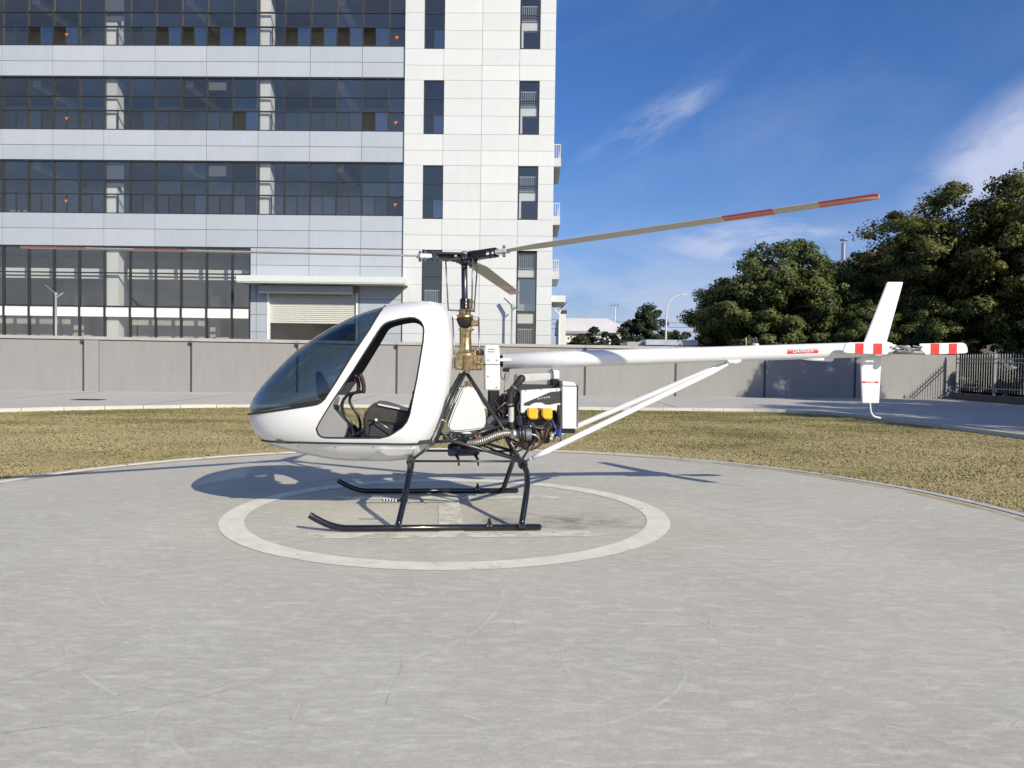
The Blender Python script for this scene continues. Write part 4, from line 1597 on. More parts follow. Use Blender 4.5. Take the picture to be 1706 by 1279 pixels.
top_n, top_f = (0.030, -0.10, 1.39), (0.030, 0.10, 1.39)
for sd in (-1, 1):
    node = (0.552, sd * 0.40, 0.548)
    fro = (-0.265, sd * 0.36, 0.725)
    ftube([(0.030, sd * 0.12, 1.385), (0.385, sd * 0.30, 0.842), (0.45, sd * 0.33, 0.72), node], 0.017)
    ftube([(0.015, sd * 0.12, 1.385), (-0.13, sd * 0.26, 1.09), fro], 0.017)
    ftube([(-0.025, sd * 0.12, 1.37), (-0.155, sd * 0.24, 1.12), (-0.235, sd * 0.33, 0.80)], 0.013)
    ftube([fro, (-0.11, sd * 0.38, 0.735), node], 0.016)
    ftube([(-0.10, sd * 0.36, 0.728), (0.36, sd * 0.31, 0.875)], 0.012)
    ftube([(-0.50, sd * 0.42, 0.545), (0.552, sd * 0.42, 0.545)], 0.011)
    ftube([node, (0.70, sd * 0.34, 0.758)], 0.012)
    ftube([(-0.50, sd * 0.40, 0.545), fro], 0.013)
    ftube([(0.36, sd * 0.30, 0.875), (0.44, sd * 0.33, 0.72), (0.58, sd * 0.2, 0.66)], 0.012)
ftube([(0.552, -0.40, 0.548), (0.552, 0.40, 0.548)], 0.02)
ftube([(-0.265, -0.36, 0.725), (-0.265, 0.36, 0.725)], 0.014)
ftube([(-0.1, 0.34, 0.735), (0.552, -0.38, 0.55)], 0.011)
ftube([(0.385, -0.30, 0.842), (0.385, 0.30, 0.842)], 0.013)
ftube([(0.03, -0.12, 1.385), (0.03, 0.12, 1.385)], 0.018)
for sd in (-1, 1):
    MB().lathe([(0.034, -0.03), (0.036, 0), (0.034, 0.03)], (0.552, sd * 0.40, 0.545), (0, 1, 0), 12).build('frame_node', m_tube, heli)

# --- landing gear
for sd in (-1, 1):
    gear = MB()
    sk = [(-1.345, sd * 0.975, 0.150), (-1.30, sd * 0.975, 0.121), (-1.19, sd * 0.975, 0.066), (-1.07, sd * 0.975, 0.034), (-0.95, sd * 0.975, 0.030), (0.66, sd * 0.975, 0.030)]
    skid = gear.tube(catmull(sk[:-1], 5) + [sk[-1]], 0.029, 14).build('skid', m_skid, heli)
    MB().lathe([(0.029, 0), (0.024, 0.012), (0.01, 0.02)], (0.66, sd * 0.975, 0.030), (1, 0, 0), 14).build('end_cap', m_blk, skid)
    for nm, pts in (('front_leg', [(-0.502, 0.0, 0.540), (-0.500, sd * 0.34, 0.545), (-0.500, sd * 0.46, 0.535), (-0.505, sd * 0.60, 0.470), (-0.540, sd * 0.79, 0.262), (-0.588, sd * 0.957, 0.045)]),
                    ('rear_leg', [(0.560, 0.0, 0.515), (0.562, sd * 0.34, 0.520), (0.566, sd * 0.47, 0.520), (0.585, sd * 0.62, 0.446), (0.562, sd * 0.78, 0.300), (0.502, sd * 0.957, 0.045)])):
        path = catmull(pts[1:], 6)
        leg = MB().tube([pts[0]] + path, 0.028, 12).build('skid_leg', m_skid, heli)
        e = pts[-1]
        MB().lathe([(0.034, -0.03), (0.034, 0.03)], (e[0], sd * 0.975, 0.032), (1, 0, 0), 14).build('saddle', m_blk, leg)
        for q in (-0.024, 0.024):
            MB().lathe([(0.007, 0), (0.007, 0.006)], (e[0] + q, sd * (0.975 + 0.001) + (-0.030 if sd < 0 else 0.030) * 0.7, 0.058), (0, sd * 0.7, 0.7), 8).build('bolt', m_steel, leg)
    MB().lathe([(0.040, -0.05), (0.042, 0), (0.040, 0.05)], (-0.50, sd * 0.43, 0.541), (0, 1, 0), 12).build('leg_clamp', m_trim, heli)
    MB().lathe([(0.046, -0.05), (0.048, 0), (0.046, 0.05)], (0.563, sd * 0.43, 0.519), (0, 1, 0), 12).build('leg_clamp', m_blk, heli)
    clamp = MB().box(0.19, 0.235, sd * 0.975 - 0.032, sd * 0.975 + 0.032, 0.03, 0.075)
    clamp.prism([(0.193, 0.06), (0.232, 0.06), (0.224, 0.108), (0.213, 0.116), (0.202, 0.108)], sd * 0.975 - 0.012, sd * 0.975 + 0.012)
    clamp.build('wheel_bracket', m_blk, skid)
    for q in (0.196, 0.229):
        MB().lathe([(0.007, 0), (0.007, 0.004)], (q, sd * 0.975 - 0.032, 0.052), (0, -1, 0), 8).build('bolt', m_steel, skid)
    # boarding step on the front leg
    stp = MB().tube([(-0.595, sd * 0.80, 0.238), (-0.735, sd * 0.80, 0.248)], 0.011, 8, mi=0)
    for q in range(5):
        stp.lathe([(0.0125, -0.006), (0.0125, 0.006)], (-0.615 - q * 0.026, sd * 0.80, 0.240 + q * 0.0019), (1, 0, 0), 8, mi=1)
    stp.build('boarding_step', [m_blk, m_hw2], heli)
    MB().lathe([(0.034, -0.018), (0.034, 0.018)], (-0.545, sd * 0.80, 0.248), (-0.2, sd * -0.6, 0.75), 12).build('step_clamp', m_blk, heli)
    MB().tube([(-0.545, sd * 0.80, 0.246), (-0.60, sd * 0.80, 0.239)], 0.012, 8).build('step_stub', m_blk, heli)

# --- gearbox, mast, swashplate
gb = MB().box(-0.095, 0.205, -0.13, 0.13, 1.405, 1.555).build('gearbox', m_gold, heli, bevel=0.018, smooth=40)
MB().lathe([(0.10, 1.55), (0.098, 1.575), (0.07, 1.60), (0.058, 1.63), (0.052, 1.76), (0.056, 1.80), (0.075, 1.803), (0.075, 1.822), (0.05, 1.825)], (0.022, 0, 0), n=24).build('mast_housing', m_gold, gb, smooth=35)
MB().prism([(-0.006, 1.555), (-0.006, 1.41), (0.022, 1.375), (0.045, 1.375), (0.074, 1.41), (0.074, 1.555)][::-1], -0.152, -0.131).build('mount_plate', m_bronze, gb, bevel=0.004)
for xx in (0.014, 0.054):
    for zz in (1.425, 1.53):
        MB().lathe([(0.009, 0), (0.009, 0.008)], (xx, -0.152, zz), (0, -1, 0), 6).build('bolt', m_dsteel, gb)
for xx in (-0.075, 0.10, 0.14, 0.18):
    MB().box(xx - 0.008, xx + 0.008, -0.142, -0.131, 1.42, 1.54).build('cooling_fin', m_gold, gb, bevel=0.003)
for xx in (0.11, 0.17):
    MB().lathe([(0.03, 0), (0.03, 0.05), (0.018, 0.055), (0.018, 0.08)], (xx, -0.02, 1.555), n=12).build('oil_cap', m_gold, gb)
MB().tube([(0.12, -0.136, 1.47), (0.205, -0.136, 1.47), (0.215, -0.06, 1.47)], 0.01, 8).build('oil_line', m_bronze, gb)
mast = MB().tube([(0.014, 0, 1.80), (0.004, 0, 2.16), (-0.006, 0, 2.56)], 0.031, 18).build('rotor_mast', m_mast, heli)
sw = MB().lathe([(0.040, 1.832), (0.058, 1.845), (0.085, 1.905), (0.085, 1.92)], (0.010, 0, 0), n=24).build('swashplate', m_rub, heli, smooth=35)
MB().lathe([(0.075, 1.92), (0.092, 1.935), (0.088, 1.952), (0.062, 1.962), (0.056, 2.012), (0.046, 2.02)], (0.008, 0, 0), n=24).build('swash_ring', m_bronze, sw, smooth=35)
MB().lathe([(0.045, 2.02), (0.05, 2.03), (0.046, 2.05), (0.05, 2.06), (0.046, 2.08), (0.05, 2.09), (0.045, 2.12)], (0.006, 0, 0), n=20).build('drive_sleeve', m_blk, sw, smooth=30)
for q in range(2):
    MB().box(0.045, 0.085, -0.028, 0.028, 2.035 + q * 0.045, 2.07 + q * 0.045).build('scissor_block', m_bronze, sw, bevel=0.006)
MB().obox((0.075, 0, 2.10), (0.055, 0, 2.02), 0.03, 0.018).obox((0.05, 0, 2.118), (0.095, 0, 2.085), 0.035, 0.02).build('scissor_arm', m_bronze, sw)
for an in (-35.6, -155.6, 76.4):
    ca, sa = math.cos(R(an - 28)), math.sin(R(an - 28))
    MB().obox((0.03 * ca, 0.03 * sa, 2.0), (0.165 * ca, 0.165 * sa, 2.005), 0.022, 0.016).build('swash_arm', m_dsteel, sw)
    ca2, sa2 = math.cos(R(an)), math.sin(R(an))
    hx_, hy_ = 0.19 * math.cos(R(an - 32)), 0.19 * math.sin(R(an - 32))
    lk = MB().tube([(0.158 * ca, 0.158 * sa, 2.005), (hx_, hy_, 2.495)], 0.0075, 8)
    lk.build('pitch_link', m_dsteel, heli)
for (x0, y0, x1, y1) in ((-0.115, -0.05, -0.095, -0.10), (0.145, -0.04, 0.155, -0.09), (-0.03, 0.12, -0.03, 0.12)):
    MB().obox((0.02, 0, 1.935), (x0, y0, 1.935), 0.024, 0.018).build('swash_arm', m_galv, sw)
    MB().tube([(x0, y0, 1.935), (x1, y1, 1.60), (x1, y1, 1.56)], 0.008, 8).build('control_rod', m_dsteel, heli)
MB().box(0.07, 0.15, -0.05, 0.05, 1.85, 1.905).obox((0.06, -0.03, 1.83), (0.15, -0.03, 1.905), 0.03, 0.02).build('control_bellcrank', m_bronze, heli, bevel=0.006)

# --- rotor head and blades
HZ = 2.535
hub = MB().lathe([(0.045, 2.46), (0.062, 2.475), (0.062, 2.50), (0.075, 2.505), (0.075, 2.56), (0.05, 2.565)], (-0.004, 0, 0), n=20).build('rotor_hub', m_blk, heli, smooth=30)
MB().lathe([(0.05, 2.565), (0.05, 2.575), (0.022, 2.592), (0.0, 2.594)], (-0.004, 0, 0), n=16).build('hub_cap', m_steel, hub, smooth=40)
for an in (-35.6, -155.6, 76.4):
    MB().obox((0.05 * math.cos(R(an)), 0.05 * math.sin(R(an)), HZ - 0.03), (0.14 * math.cos(R(an)), 0.14 * math.sin(R(an)), HZ - 0.03), 0.07, 0.05).build('flapping_hinge', m_blk, hub, bevel=0.01)
for i in range(10):
    an = R(i * 36 + 10)
    MB().lathe([(0.010, -0.012), (0.010, 0.012)], (-0.004 + 0.075 * math.cos(an), 0.075 * math.sin(an), 2.485 + 0.03 * (i % 2)), (math.cos(an), math.sin(an), 0), 8).build('hub_bolt', m_dsteel, hub)


def blade(an, slope, pitch_):
    """rotor blade along local x, then turned to its angle about the mast"""
    ca, sa = math.cos(R(an)), math.sin(R(an))

    def T(r, c, h):
        x, y = r * ca - c * sa, r * sa + c * ca
        return (x, y, HZ + h + slope * r)

    b = MB()
    stations = [0.47, 0.56, 0.68, 0.85, 1.2, 1.7, 2.2, 2.58, 2.581, 2.98, 2.981, 3.32, 3.321, 3.70, 3.745]
    prof = [(-0.5, 0.0), (-0.45, 0.045), (-0.25, 0.075), (0.0, 0.07), (0.3, 0.035), (0.5, 0.004), (0.3, -0.025), (0.0, -0.045), (-0.25, -0.05), (-0.45, -0.032)]
    vs = []
    for r in stations:
        ch = np.interp(r, [0.47, 0.56, 0.85, 3.745], [0.085, 0.10, 0.165, 0.165])
        tk = np.interp(r, [0.47, 0.85, 3.745], [1.6, 1.0, 0.9])
        pt = pitch_ + R(3.0) * (r / 3.745)
        sk_ = 0.02 if r > 3.74 else 0
        for (c, h) in prof:
            c_, h_ = c * ch + sk_ * (c < 0), h * ch * tk
            vs.append(T(r, c_ * math.cos(pt) - h_ * math.sin(pt), c_ * math.sin(pt) + h_ * math.cos(pt)))
    n_ = len(prof)
    o0 = 0
    for i in range(len(stations) - 1):
        mid = (stations[i] + stations[i + 1]) / 2
        mi = 1 if (2.58 < mid < 2.9805 or 3.3205 < mid < 3.70) else (1 if mid > 3.70 else 0)
        fs = [(i * n_ + k, i * n_ + (k + 1) % n_, (i + 1) * n_ + (k + 1) % n_, (i + 1) * n_ + k) for k in range(n_)]
        for f in fs:
            b.f.append(list(f))
            b.m.append(mi)
            b.s.append(True)
    b.f.append(list(range(n_)))
    b.f.append([(len(stations) - 1) * n_ + k for k in range(n_)])
    b.m += [0, 2]
    b.s += [False, False]
    b.v = vs
    bl = b.build('rotor_blade', [m_blade, m_redb, m_galv], heli, smooth=50)
    gr = MB()
    for h in (-0.030, 0.030):                                  # two straps with a gap between
        q = [T(0.07, -0.055, h), T(0.37, -0.048, h), T(0.37, 0.048, h), T(0.07, 0.055, h)]
        gr.add([(x, y, z - 0.010) for x, y, z in q] + [(x, y, z + 0.010) for x, y, z in q],
               [(3, 2, 1, 0), (4, 5, 6, 7), (0, 1, 5, 4), (1, 2, 6, 5), (2, 3, 7, 6), (3, 0, 4, 7)])
    q = [T(0.10, -0.045, 0), T(0.27, -0.045, 0), T(0.27, -0.030, 0), T(0.10, -0.030, 0)]
    gr.add([(x, y, z - 0.020) for x, y, z in q] + [(x, y, z + 0.020) for x, y, z in q],
           [(3, 2, 1, 0), (4, 5, 6, 7), (0, 1, 5, 4), (1, 2, 6, 5), (2, 3, 7, 6), (3, 0, 4, 7)])
    grip = gr.build('blade_grip', m_blk, bl)
    rt = MB()
    q = [T(0.375, -0.042, 0), T(0.50, -0.048, 0), T(0.50, 0.048, 0), T(0.375, 0.042, 0)]
    rt.add([(x, y, z - 0.019) for x, y, z in q] + [(x, y, z + 0.019) for x, y, z in q],
           [(3, 2, 1, 0), (4, 5, 6, 7), (0, 1, 5, 4), (1, 2, 6, 5), (2, 3, 7, 6), (3, 0, 4, 7)])
    rt.build('root_block', m_hw2, bl, bevel=0.004)
    for r_, c_ in ((0.35, 0.0), (0.30, 0.0), (0.44, 0.028), (0.47, -0.028)):
        p = T(r_, c_, 0)
        MB().lathe([(0.013, -0.05), (0.013, 0.05)], p, (0, 0, 1), 10).build('pin', m_dsteel, bl)
    p0, p1 = T(0.16, -0.05, -0.035), (0.19 * math.cos(R(an - 32)), 0.19 * math.sin(R(an - 32)), 2.497)
    MB().obox(p0, p1, 0.022, 0.016).build('pitch_horn', m_blk, bl)


blade(-35.6, 0.067, R(-7))
blade(-155.6, -0.060, R(-7))
blade(76.4, -0.010, R(-12))

# --- belt drive
cov = MB().prism([(0.213, 1.213), (0.362, 1.213), (0.358, 1.45), (0.352, 1.62), (0.343, 1.662), (0.207, 1.660), (0.200, 1.60), (0.207, 1.45)], -0.13, 0.05).build('belt_cover', m_hw2, heli, bevel=0.008, smooth=40)
MB().obox((0.208, -0.1325, 1.468), (0.357, -0.1325, 1.468), 0.004, 0.006).build('cover_seam', m_dsteel, cov)
for zz in (1.59, 1.615):
    MB().box(0.235, 0.30, -0.1335, -0.131, zz, zz + 0.006).build('vent_slot', m_dsteel, cov)
for xx, zz in ((0.24, 1.51), (0.325, 1.51), (0.24, 1.35), (0.325, 1.24)):
    MB().lathe([(0.007, 0), (0.007, 0.004)], (xx, -0.131, zz), (0, -1, 0), 8).build('screw', m_dsteel, cov)
MB().box(0.250, 0.358, -0.115, 0.03, 0.90, 1.225).build('drive_belt', m_rub, heli, bevel=0.01)
MB().lathe([(0.07, -0.13), (0.075, -0.12), (0.075, 0.05), (0.07, 0.06)], (0.305, 0, 0.90), (0, 1, 0), 20).build('pulley', m_dsteel, heli, smooth=30)
for q in range(5):
    MB().box(0.262 + q * 0.02, 0.272 + q * 0.02, -0.121, -0.1155, 0.93, 1.20).build('belt_rib', m_blk, heli)
MB().tube([(0.40, -0.20, 1.14), (0.385, -0.21, 1.02), (0.40, -0.2, 0.90), (0.38, -0.2, 0.84)], 0.012, 8).build('coolant_pipe', m_rust, heli)
MB().tube(catmull([(0.375, -0.06, 1.44), (0.37, -0.10, 1.36), (0.395, -0.12, 1.32), (0.41, -0.12, 1.38)], 5), 0.004, 6).build('cable', m_blk, heli)
MB().tube(catmull([(0.43, -0.06, 1.42), (0.41, -0.10, 1.30), (0.40, -0.14, 1.15), (0.38, -0.16, 1.0)], 5), 0.004, 6).build('cable', m_blk, heli)
MB().tube(catmull([(0.46, -0.06, 1.42), (0.44, -0.10, 1.34), (0.405, -0.14, 1.28), (0.40, -0.16, 1.1)], 5), 0.0035, 6).build('cable', m_dsteel, heli)

# --- fuel tank
tk = [(0.006, 1.250), (0.078, 1.251), (0.105, 1.225), (0.165, 1.110), (0.200, 1.035), (0.212, 0.93), (0.209, 0.878), (0.183, 0.848), (0.056, 0.825), (-0.095, 0.815), (-0.135, 0.826), (-0.153, 0.855), (-0.150, 0.896), (-0.097, 1.041), (-0.022, 1.222)]
tank = MB().prism(tk[::-1], -0.34, -0.14).build('fuel_tank', M('tank_plastic', (0.61, 0.61, 0.60), 0.35, 0, 0.02, 3.0), heli, bevel=0.022, smooth=50)
MB().lathe([(0.028, 1.25), (0.028, 1.27), (0.034, 1.272), (0.034, 1.297), (0.02, 1.302)], (0.040, -0.24, 0), n=14).build('filler_cap', m_bronze, tank)
MB().lathe([(0.06, 0.79), (0.07, 0.80), (0.07, 0.83)], (0.02, -0.24, 0), n=16).build('tank_foot', m_hw2, tank)
tank2 = MB().prism(tk[::-1], 0.14, 0.34).build('fuel_tank', MATS['tank_plastic'], heli, bevel=0.022, smooth=50)
MB().box(-0.2, 0.38, -0.28, 0.28, 0.755, 0.785).build('engine_tray', m_blk, heli)
for xx, yy in ((-0.12, -0.30), (0.06, -0.32), (0.15, -0.30)):
    MB().lathe([(0.02, 0.73), (0.024, 0.75), (0.02, 0.80)], (xx, yy, 0), n=10).build('fuel_fitting', m_dsteel, heli)
MB().tube(catmull([(-0.12, -0.30, 0.75), (-0.05, -0.33, 0.72), (0.05, -0.33, 0.75), (0.14, -0.30, 0.76)], 5), 0.007, 8).build('fuel_line', m_blk, heli)
MB().tube(catmull([(0.10, -0.34, 0.80), (0.13, -0.35, 0.755), (0.10, -0.35, 0.72)], 5), 0.007, 8).build('fuel_line', m_red, heli)
MB().tube(catmull([(0.0, -0.2, 0.80), (-0.1, -0.3, 0.76), (-0.2, -0.33, 0.78)], 5), 0.007, 8).build('fuel_line', m_blk, heli)

# --- exhaust
ex = catmull([(0.455, -0.36, 0.808), (0.39, -0.37, 0.806), (0.32, -0.375, 0.792), (0.25, -0.375, 0.764), (0.18, -0.37, 0.735), (0.11, -0.36, 0.716), (0.04, -0.34, 0.705)], 14)
MB().tube(ex, [0.031 + (0.004 if i % 4 < 2 else 0.0) for i in range(len(ex))], 14).build('flexible_pipe', m_exh, heli)
MB().tube([(p[0] + 0.0, -0.30, p[2] - 0.035) for p in ex[20:]], 0.026, 12).build('lower_hose', m_rub, heli)
mf = MB().lathe([(0.04, -0.155), (0.058, -0.145), (0.062, -0.13), (0.062, 0.13), (0.058, 0.145), (0.04, 0.155)], (0.005, -0.22, 0.632), (1, 0, 0.03), 20).build('silencer', m_navy, heli, smooth=35)
for xx in (-0.07, 0.115):
    MB().tube([(xx, -0.22, 0.58), (xx + 0.02, -0.30, 0.56), (xx + 0.02, -0.41, 0.546)], 0.014, 8).build('silencer_mount', m_blk, mf)
    MB().lathe([(0.066, -0.012), (0.066, 0.012)], (xx + 0.005, -0.22, 0.632), (1, 0, 0.03), 20).build('band_clamp', m_blk, mf)
    MB().tube([(xx + 0.02, -0.41, 0.58), (xx + 0.025, -0.415, 0.50)], 0.009, 8).build('mount_bolt', m_blk, mf)

# --- engine
eng = MB().box(0.46, 0.93, -0.20, 0.22, 0.80, 1.17).build('engine_block', m_blk, heli, bevel=0.02)
MB().box(0.56, 0.90, -0.26, -0.20, 0.85, 0.945).build('sump', m_trim, eng, bevel=0.01)
cv = MB().prism([(0.552, 1.002), (0.60, 0.998), (0.60, 1.03), (0.90, 1.03), (0.905, 1.0), (0.935, 1.0), (0.958, 1.10), (0.958, 1.248), (0.80, 1.238), (0.552, 1.220)], -0.30, -0.195).build('engine_cover', m_hw2, heli, bevel=0.005)
MB().prism([(0.582, 1.075), (0.635, 1.072), (0.668, 1.094), (0.70, 1.105), (0.76, 1.105), (0.795, 1.085), (0.84, 1.085), (0.905, 1.10), (0.9585, 1.105), (0.9585, 1.222), (0.84, 1.208), (0.585, 1.098)], -0.304, -0.3005).build('dark_flash', m_trim, cv)
text_mesh('F L Y G E M', 0.022, m_hw2, cv, (0.775, -0.3055, 1.150), (R(90), R(-9), 0), bold=0.0006)
for xx in (0.60, 0.75, 0.90):
    MB().lathe([(0.006, 0), (0.006, 0.004)], (xx, -0.30, 1.217 if xx < 0.7 else 1.232), (0, -1, 0), 8).build('screw', m_dsteel, cv)
for xx in (0.612, 0.752):
    MB().prism([(xx, 0.975), (xx + 0.022, 0.947), (xx + 0.101, 0.947), (xx + 0.101, 1.051), (xx, 1.051)], -0.375, -0.28).build('air_filter', m_yel, heli, bevel=0.010, smooth=50)
    MB().lathe([(0.035, 0), (0.035, 0.09)], (xx + 0.05, -0.28, 1.0), (0, 1, 0), 14).build('carburettor', m_dsteel, heli)
MB().box(0.715, 0.75, -0.31, -0.26, 0.94, 1.05).build('intake_bracket', m_rust, heli)
hose = catmull([(0.572, -0.19, 1.335), (0.560, -0.24, 1.335), (0.538, -0.25, 1.305), (0.500, -0.25, 1.255), (0.462, -0.25, 1.205), (0.452, -0.25, 1.15), (0.452, -0.25, 1.055)], 6)
MB().tube(hose, 0.036, 14).build('intake_hose', m_rub, heli)
for p, d in ((hose[19], (0.65, 0, 0.75)), (hose[-3], (0, 0, 1))):
    MB().lathe([(0.039, -0.007), (0.039, 0.007)], p, d, 16).build('hose_clip', m_steel, heli)
MB().lathe([(0.030, 0.91), (0.030, 1.055)], (0.464, -0.25, 0), n=16).build('alloy_pipe', m_galv, heli, smooth=30)
MB().lathe([(0.036, 0.85), (0.036, 0.91)], (0.466, -0.25, 0), n=16).build('rubber_sleeve', m_rub, heli, smooth=30)
tb = MB()
tb.lathe([(0.034, -0.10), (0.036, -0.085), (0.05, -0.08), (0.05, -0.06), (0.036, -0.055), (0.045, -0.03), (0.072, -0.02), (0.072, 0.02), (0.05, 0.035), (0.062, 0.04), (0.062, 0.08), (0.03, 0.09)], (0.555, -0.36, 0.800), (1, 0, 0), 22)
turbo = tb.build('turbocharger', m_dsteel, heli, smooth=30)
MB().lathe([(0.074, -0.014), (0.076, 0), (0.074, 0.014)], (0.556, -0.36, 0.80), (1, 0, 0), 22).build('turbo_band', m_blk, turbo)
MB().lathe([(0.05, 0), (0.055, 0.02), (0.04, 0.05)], (0.497, -0.36, 0.80), (-1, 0, 0), 18).build('pipe_clamp', m_steel, turbo)
for q in range(6):
    MB().lathe([(0.064, -0.003), (0.064, 0.003)], (0.600 + q * 0.009, -0.36, 0.80), (1, 0, 0), 18).build('cooling_fin', m_steel, turbo)
MB().tube(catmull([(0.64, -0.36, 0.80), (0.69, -0.36, 0.79), (0.73, -0.34, 0.755), (0.725, -0.30, 0.72)], 5), 0.013, 8).build('drain_pipe', m_exh, heli)
MB().tube(catmull([(0.58, -0.32, 0.74), (0.60, -0.28, 0.68), (0.68, -0.22, 0.665), (0.76, -0.2, 0.72), (0.80, -0.24, 0.82), (0.86, -0.26, 0.90)], 6), 0.038, 12).build('exhaust_manifold', m_rust, heli)
for q in range(3):
    MB().tube(catmull([(0.66 + q * 0.07, -0.20, 0.87), (0.70 + q * 0.06, -0.27, 0.83), (0.74 + q * 0.03, -0.27, 0.76)], 5), 0.02, 10).build('exhaust_header', m_rust, heli)
MB().tube(catmull([(0.55, -0.27, 0.84), (0.66, -0.31, 0.865), (0.78, -0.30, 0.85), (0.86, -0.29, 0.90)], 6), 0.008, 8).build('oil_line', m_blk, heli)
MB().tube(catmull([(0.50, -0.28, 0.92), (0.54, -0.30, 0.98), (0.52, -0.30, 1.06), (0.545, -0.28, 1.12)], 6), 0.010, 8).build('oil_line', m_rub, heli)
MB().lathe([(0.034, 0.88), (0.036, 0.96), (0.028, 0.975)], (0.545, -0.27, 0), n=14).build('oil_filter', m_navy, heli)
MB().tube(catmull([(0.93, -0.28, 1.08), (0.935, -0.29, 0.98), (0.945, -0.29, 0.88), (0.94, -0.27, 0.83)], 6), 0.030, 12).build('radiator_hose', m_rub, heli)
for zz in (0.84, 0.80):
    MB().lathe([(0.020, -0.03), (0.024, 0), (0.02, 0.03)], (0.935, -0.30, zz), (0.3, 0, 1), 12).build('blue_fitting', m_blue, heli)
MB().tube(catmull([(0.86, -0.28, 0.93), (0.89, -0.31, 0.87), (0.91, -0.3, 0.81), (0.89, -0.26, 0.75)], 5), 0.010, 8).build('coolant_line', m_blue, heli)
MB().box(0.52, 0.93, -0.16, 0.16, 1.17, 1.268).build('intake_plenum', m_trim, heli, bevel=0.02)
sl = MB().prism([(0.520, 1.285), (0.955, 1.330), (0.955, 1.395), (0.90, 1.395), (0.528, 1.372)], -0.12, 0.14).build('airbox', m_galv, heli, bevel=0.008)
MB().box(0.875, 0.952, -0.14, 0.10, 1.332, 1.420).build('airbox_lid', m_hw2, sl, bevel=0.006)
MB().tube([(0.872, -0.13, 1.43), (0.89, -0.145, 1.40), (0.89, -0.145, 1.33), (0.88, -0.14, 1.24)], 0.005, 6).build('hold_down_strap', m_blk, sl)
MB().lathe([(0.045, 0), (0.045, 0.04), (0.038, 0.055)], (0.570, -0.12, 1.335), (0, -1, 0), 16).build('airbox_spigot', m_galv, sl)
MB().box(0.86, 0.95, -0.12, 0.10, 1.25, 1.335).build('ignition_box', m_blk, heli, bevel=0.008)
rad = MB().prism([(0.957, 0.853), (1.103, 0.853), (1.097, 1.268), (0.950, 1.268)], -0.33, -0.02).build('radiator_box', m_hw2, heli, bevel=0.006)
MB().prism([(0.955, 1.270), (1.092, 1.270), (1.072, 1.305), (0.955, 1.318)], -0.325, -0.02).build('radiator_hood', m_hw2, rad, bevel=0.003)
MB().box(0.955, 1.095, -0.332, -0.02, 1.2685, 1.2705).build('hood_seam', m_dsteel, rad)
MB().box(1.105, 1.112, -0.34, 0.0, 0.87, 1.29).build('radiator_grille', m_steel, rad)
MB().box(0.955, 1.092, -0.31, -0.04, 0.806, 0.850).build('radiator_foot', m_blk, rad, bevel=0.005)

# --- tail boom and tail
bz = lambda x: 1.485 + 0.0459 * x
boom = MB().tube([(0.392, 0, bz(0.392)), (1.2, 0, bz(1.2)), (2.6, 0, bz(2.6)), (3.9, 0, bz(3.9)), (4.40, 0, bz(4.4))], [0.083, 0.082, 0.080, 0.080, 0.080], 32, caps=True).build('tail_boom', m_hw, heli)
MB().lathe([(0.0805, 0), (0.082, 0.005), (0.080, 0.06), (0.066, 0.11), (0.035, 0.135), (0.0, 0.14)], (4.40, 0, bz(4.4)), (1, 0, 0.046), 28).build('tail_cone', m_hw, boom, smooth=40)
MB().lathe([(0.060, -0.06), (0.060, 0.005)], (0.39, 0, bz(0.39)), (1, 0, 0.046), 20).build('boom_socket', m_blk, boom)
MB().box(0.355, 0.47, -0.098, -0.06, 1.50, 1.53).build('socket_tab', m_hw2, boom, bevel=0.004)
MB().box(0.395, 0.46, -0.05, 0.05, 1.395, 1.43).build('boom_mount', m_blk, boom, bevel=0.006)
ba = MB().prism([(3.32, 1.585), (3.60, 1.560), (3.84, 1.546), (3.872, 1.556), (3.885, 1.61), (3.70, 1.605)], -0.03, 0.03).build('ventral_fairing', m_hw, boom, bevel=0.01, smooth=50)
bc = MB().lathe([(0.032, 0), (0.034, 0.022), (0.026, 0.026)], (3.030, 0, bz(3.03) + 0.074), n=16).build('beacon', m_hw2, boom)
MB().lathe([(0.022, 0.027), (0.024, 0.06), (0.016, 0.088), (0.0, 0.092)], (3.030, 0, bz(3.03) + 0.074), n=16).build('beacon_lens', m_clear, bc, smooth=40)
MB().tube([(2.93, 0, bz(2.93) + 0.075), (2.925, 0, bz(2.93) + 0.165)], 0.004, 6).build('antenna', m_hw2, boom)


def decal(x0, x1, z0, z1, y, parent, txt, slope, curved):
    mb = MB()
    n_ = 10
    zc = (z0 + z1) / 2
    if curved:                                                 # wrapped on the tube
        rr_ = 0.0815
        for i in range(n_):
            t0 = z0 + (z1 - z0) * i / n_
            t1 = z0 + (z1 - z0) * (i + 1) / n_
            q = []
            for xx, tt in ((x0, t0), (x1, t0), (x1, t1), (x0, t1)):
                dz = tt - zc + (curved)
                yy = -math.sqrt(max(1e-6, rr_ ** 2 - dz ** 2))
                q.append((xx, yy, bz(xx) + dz))
            mb.add(q, [(0, 1, 2, 3)])
    else:
        mb.prism([(x0 + 0.008, z0), (x1 - 0.008, z0), (x1, zc), (x1 - 0.008, z1), (x0 + 0.008, z1), (x0, zc)], y - 0.0012, y)
    return mb


dec = decal(3.335, 3.672, 1.615, 1.665, 0, boom, 'DANGER', 0, 0.006).build('danger_decal', m_red, boom)
text_mesh('DANGER', 0.052, m_hw2, dec, (3.505, -0.0845, bz(3.505) + 0.006), (R(90), -math.atan(0.0459), 0), bold=0.0011)
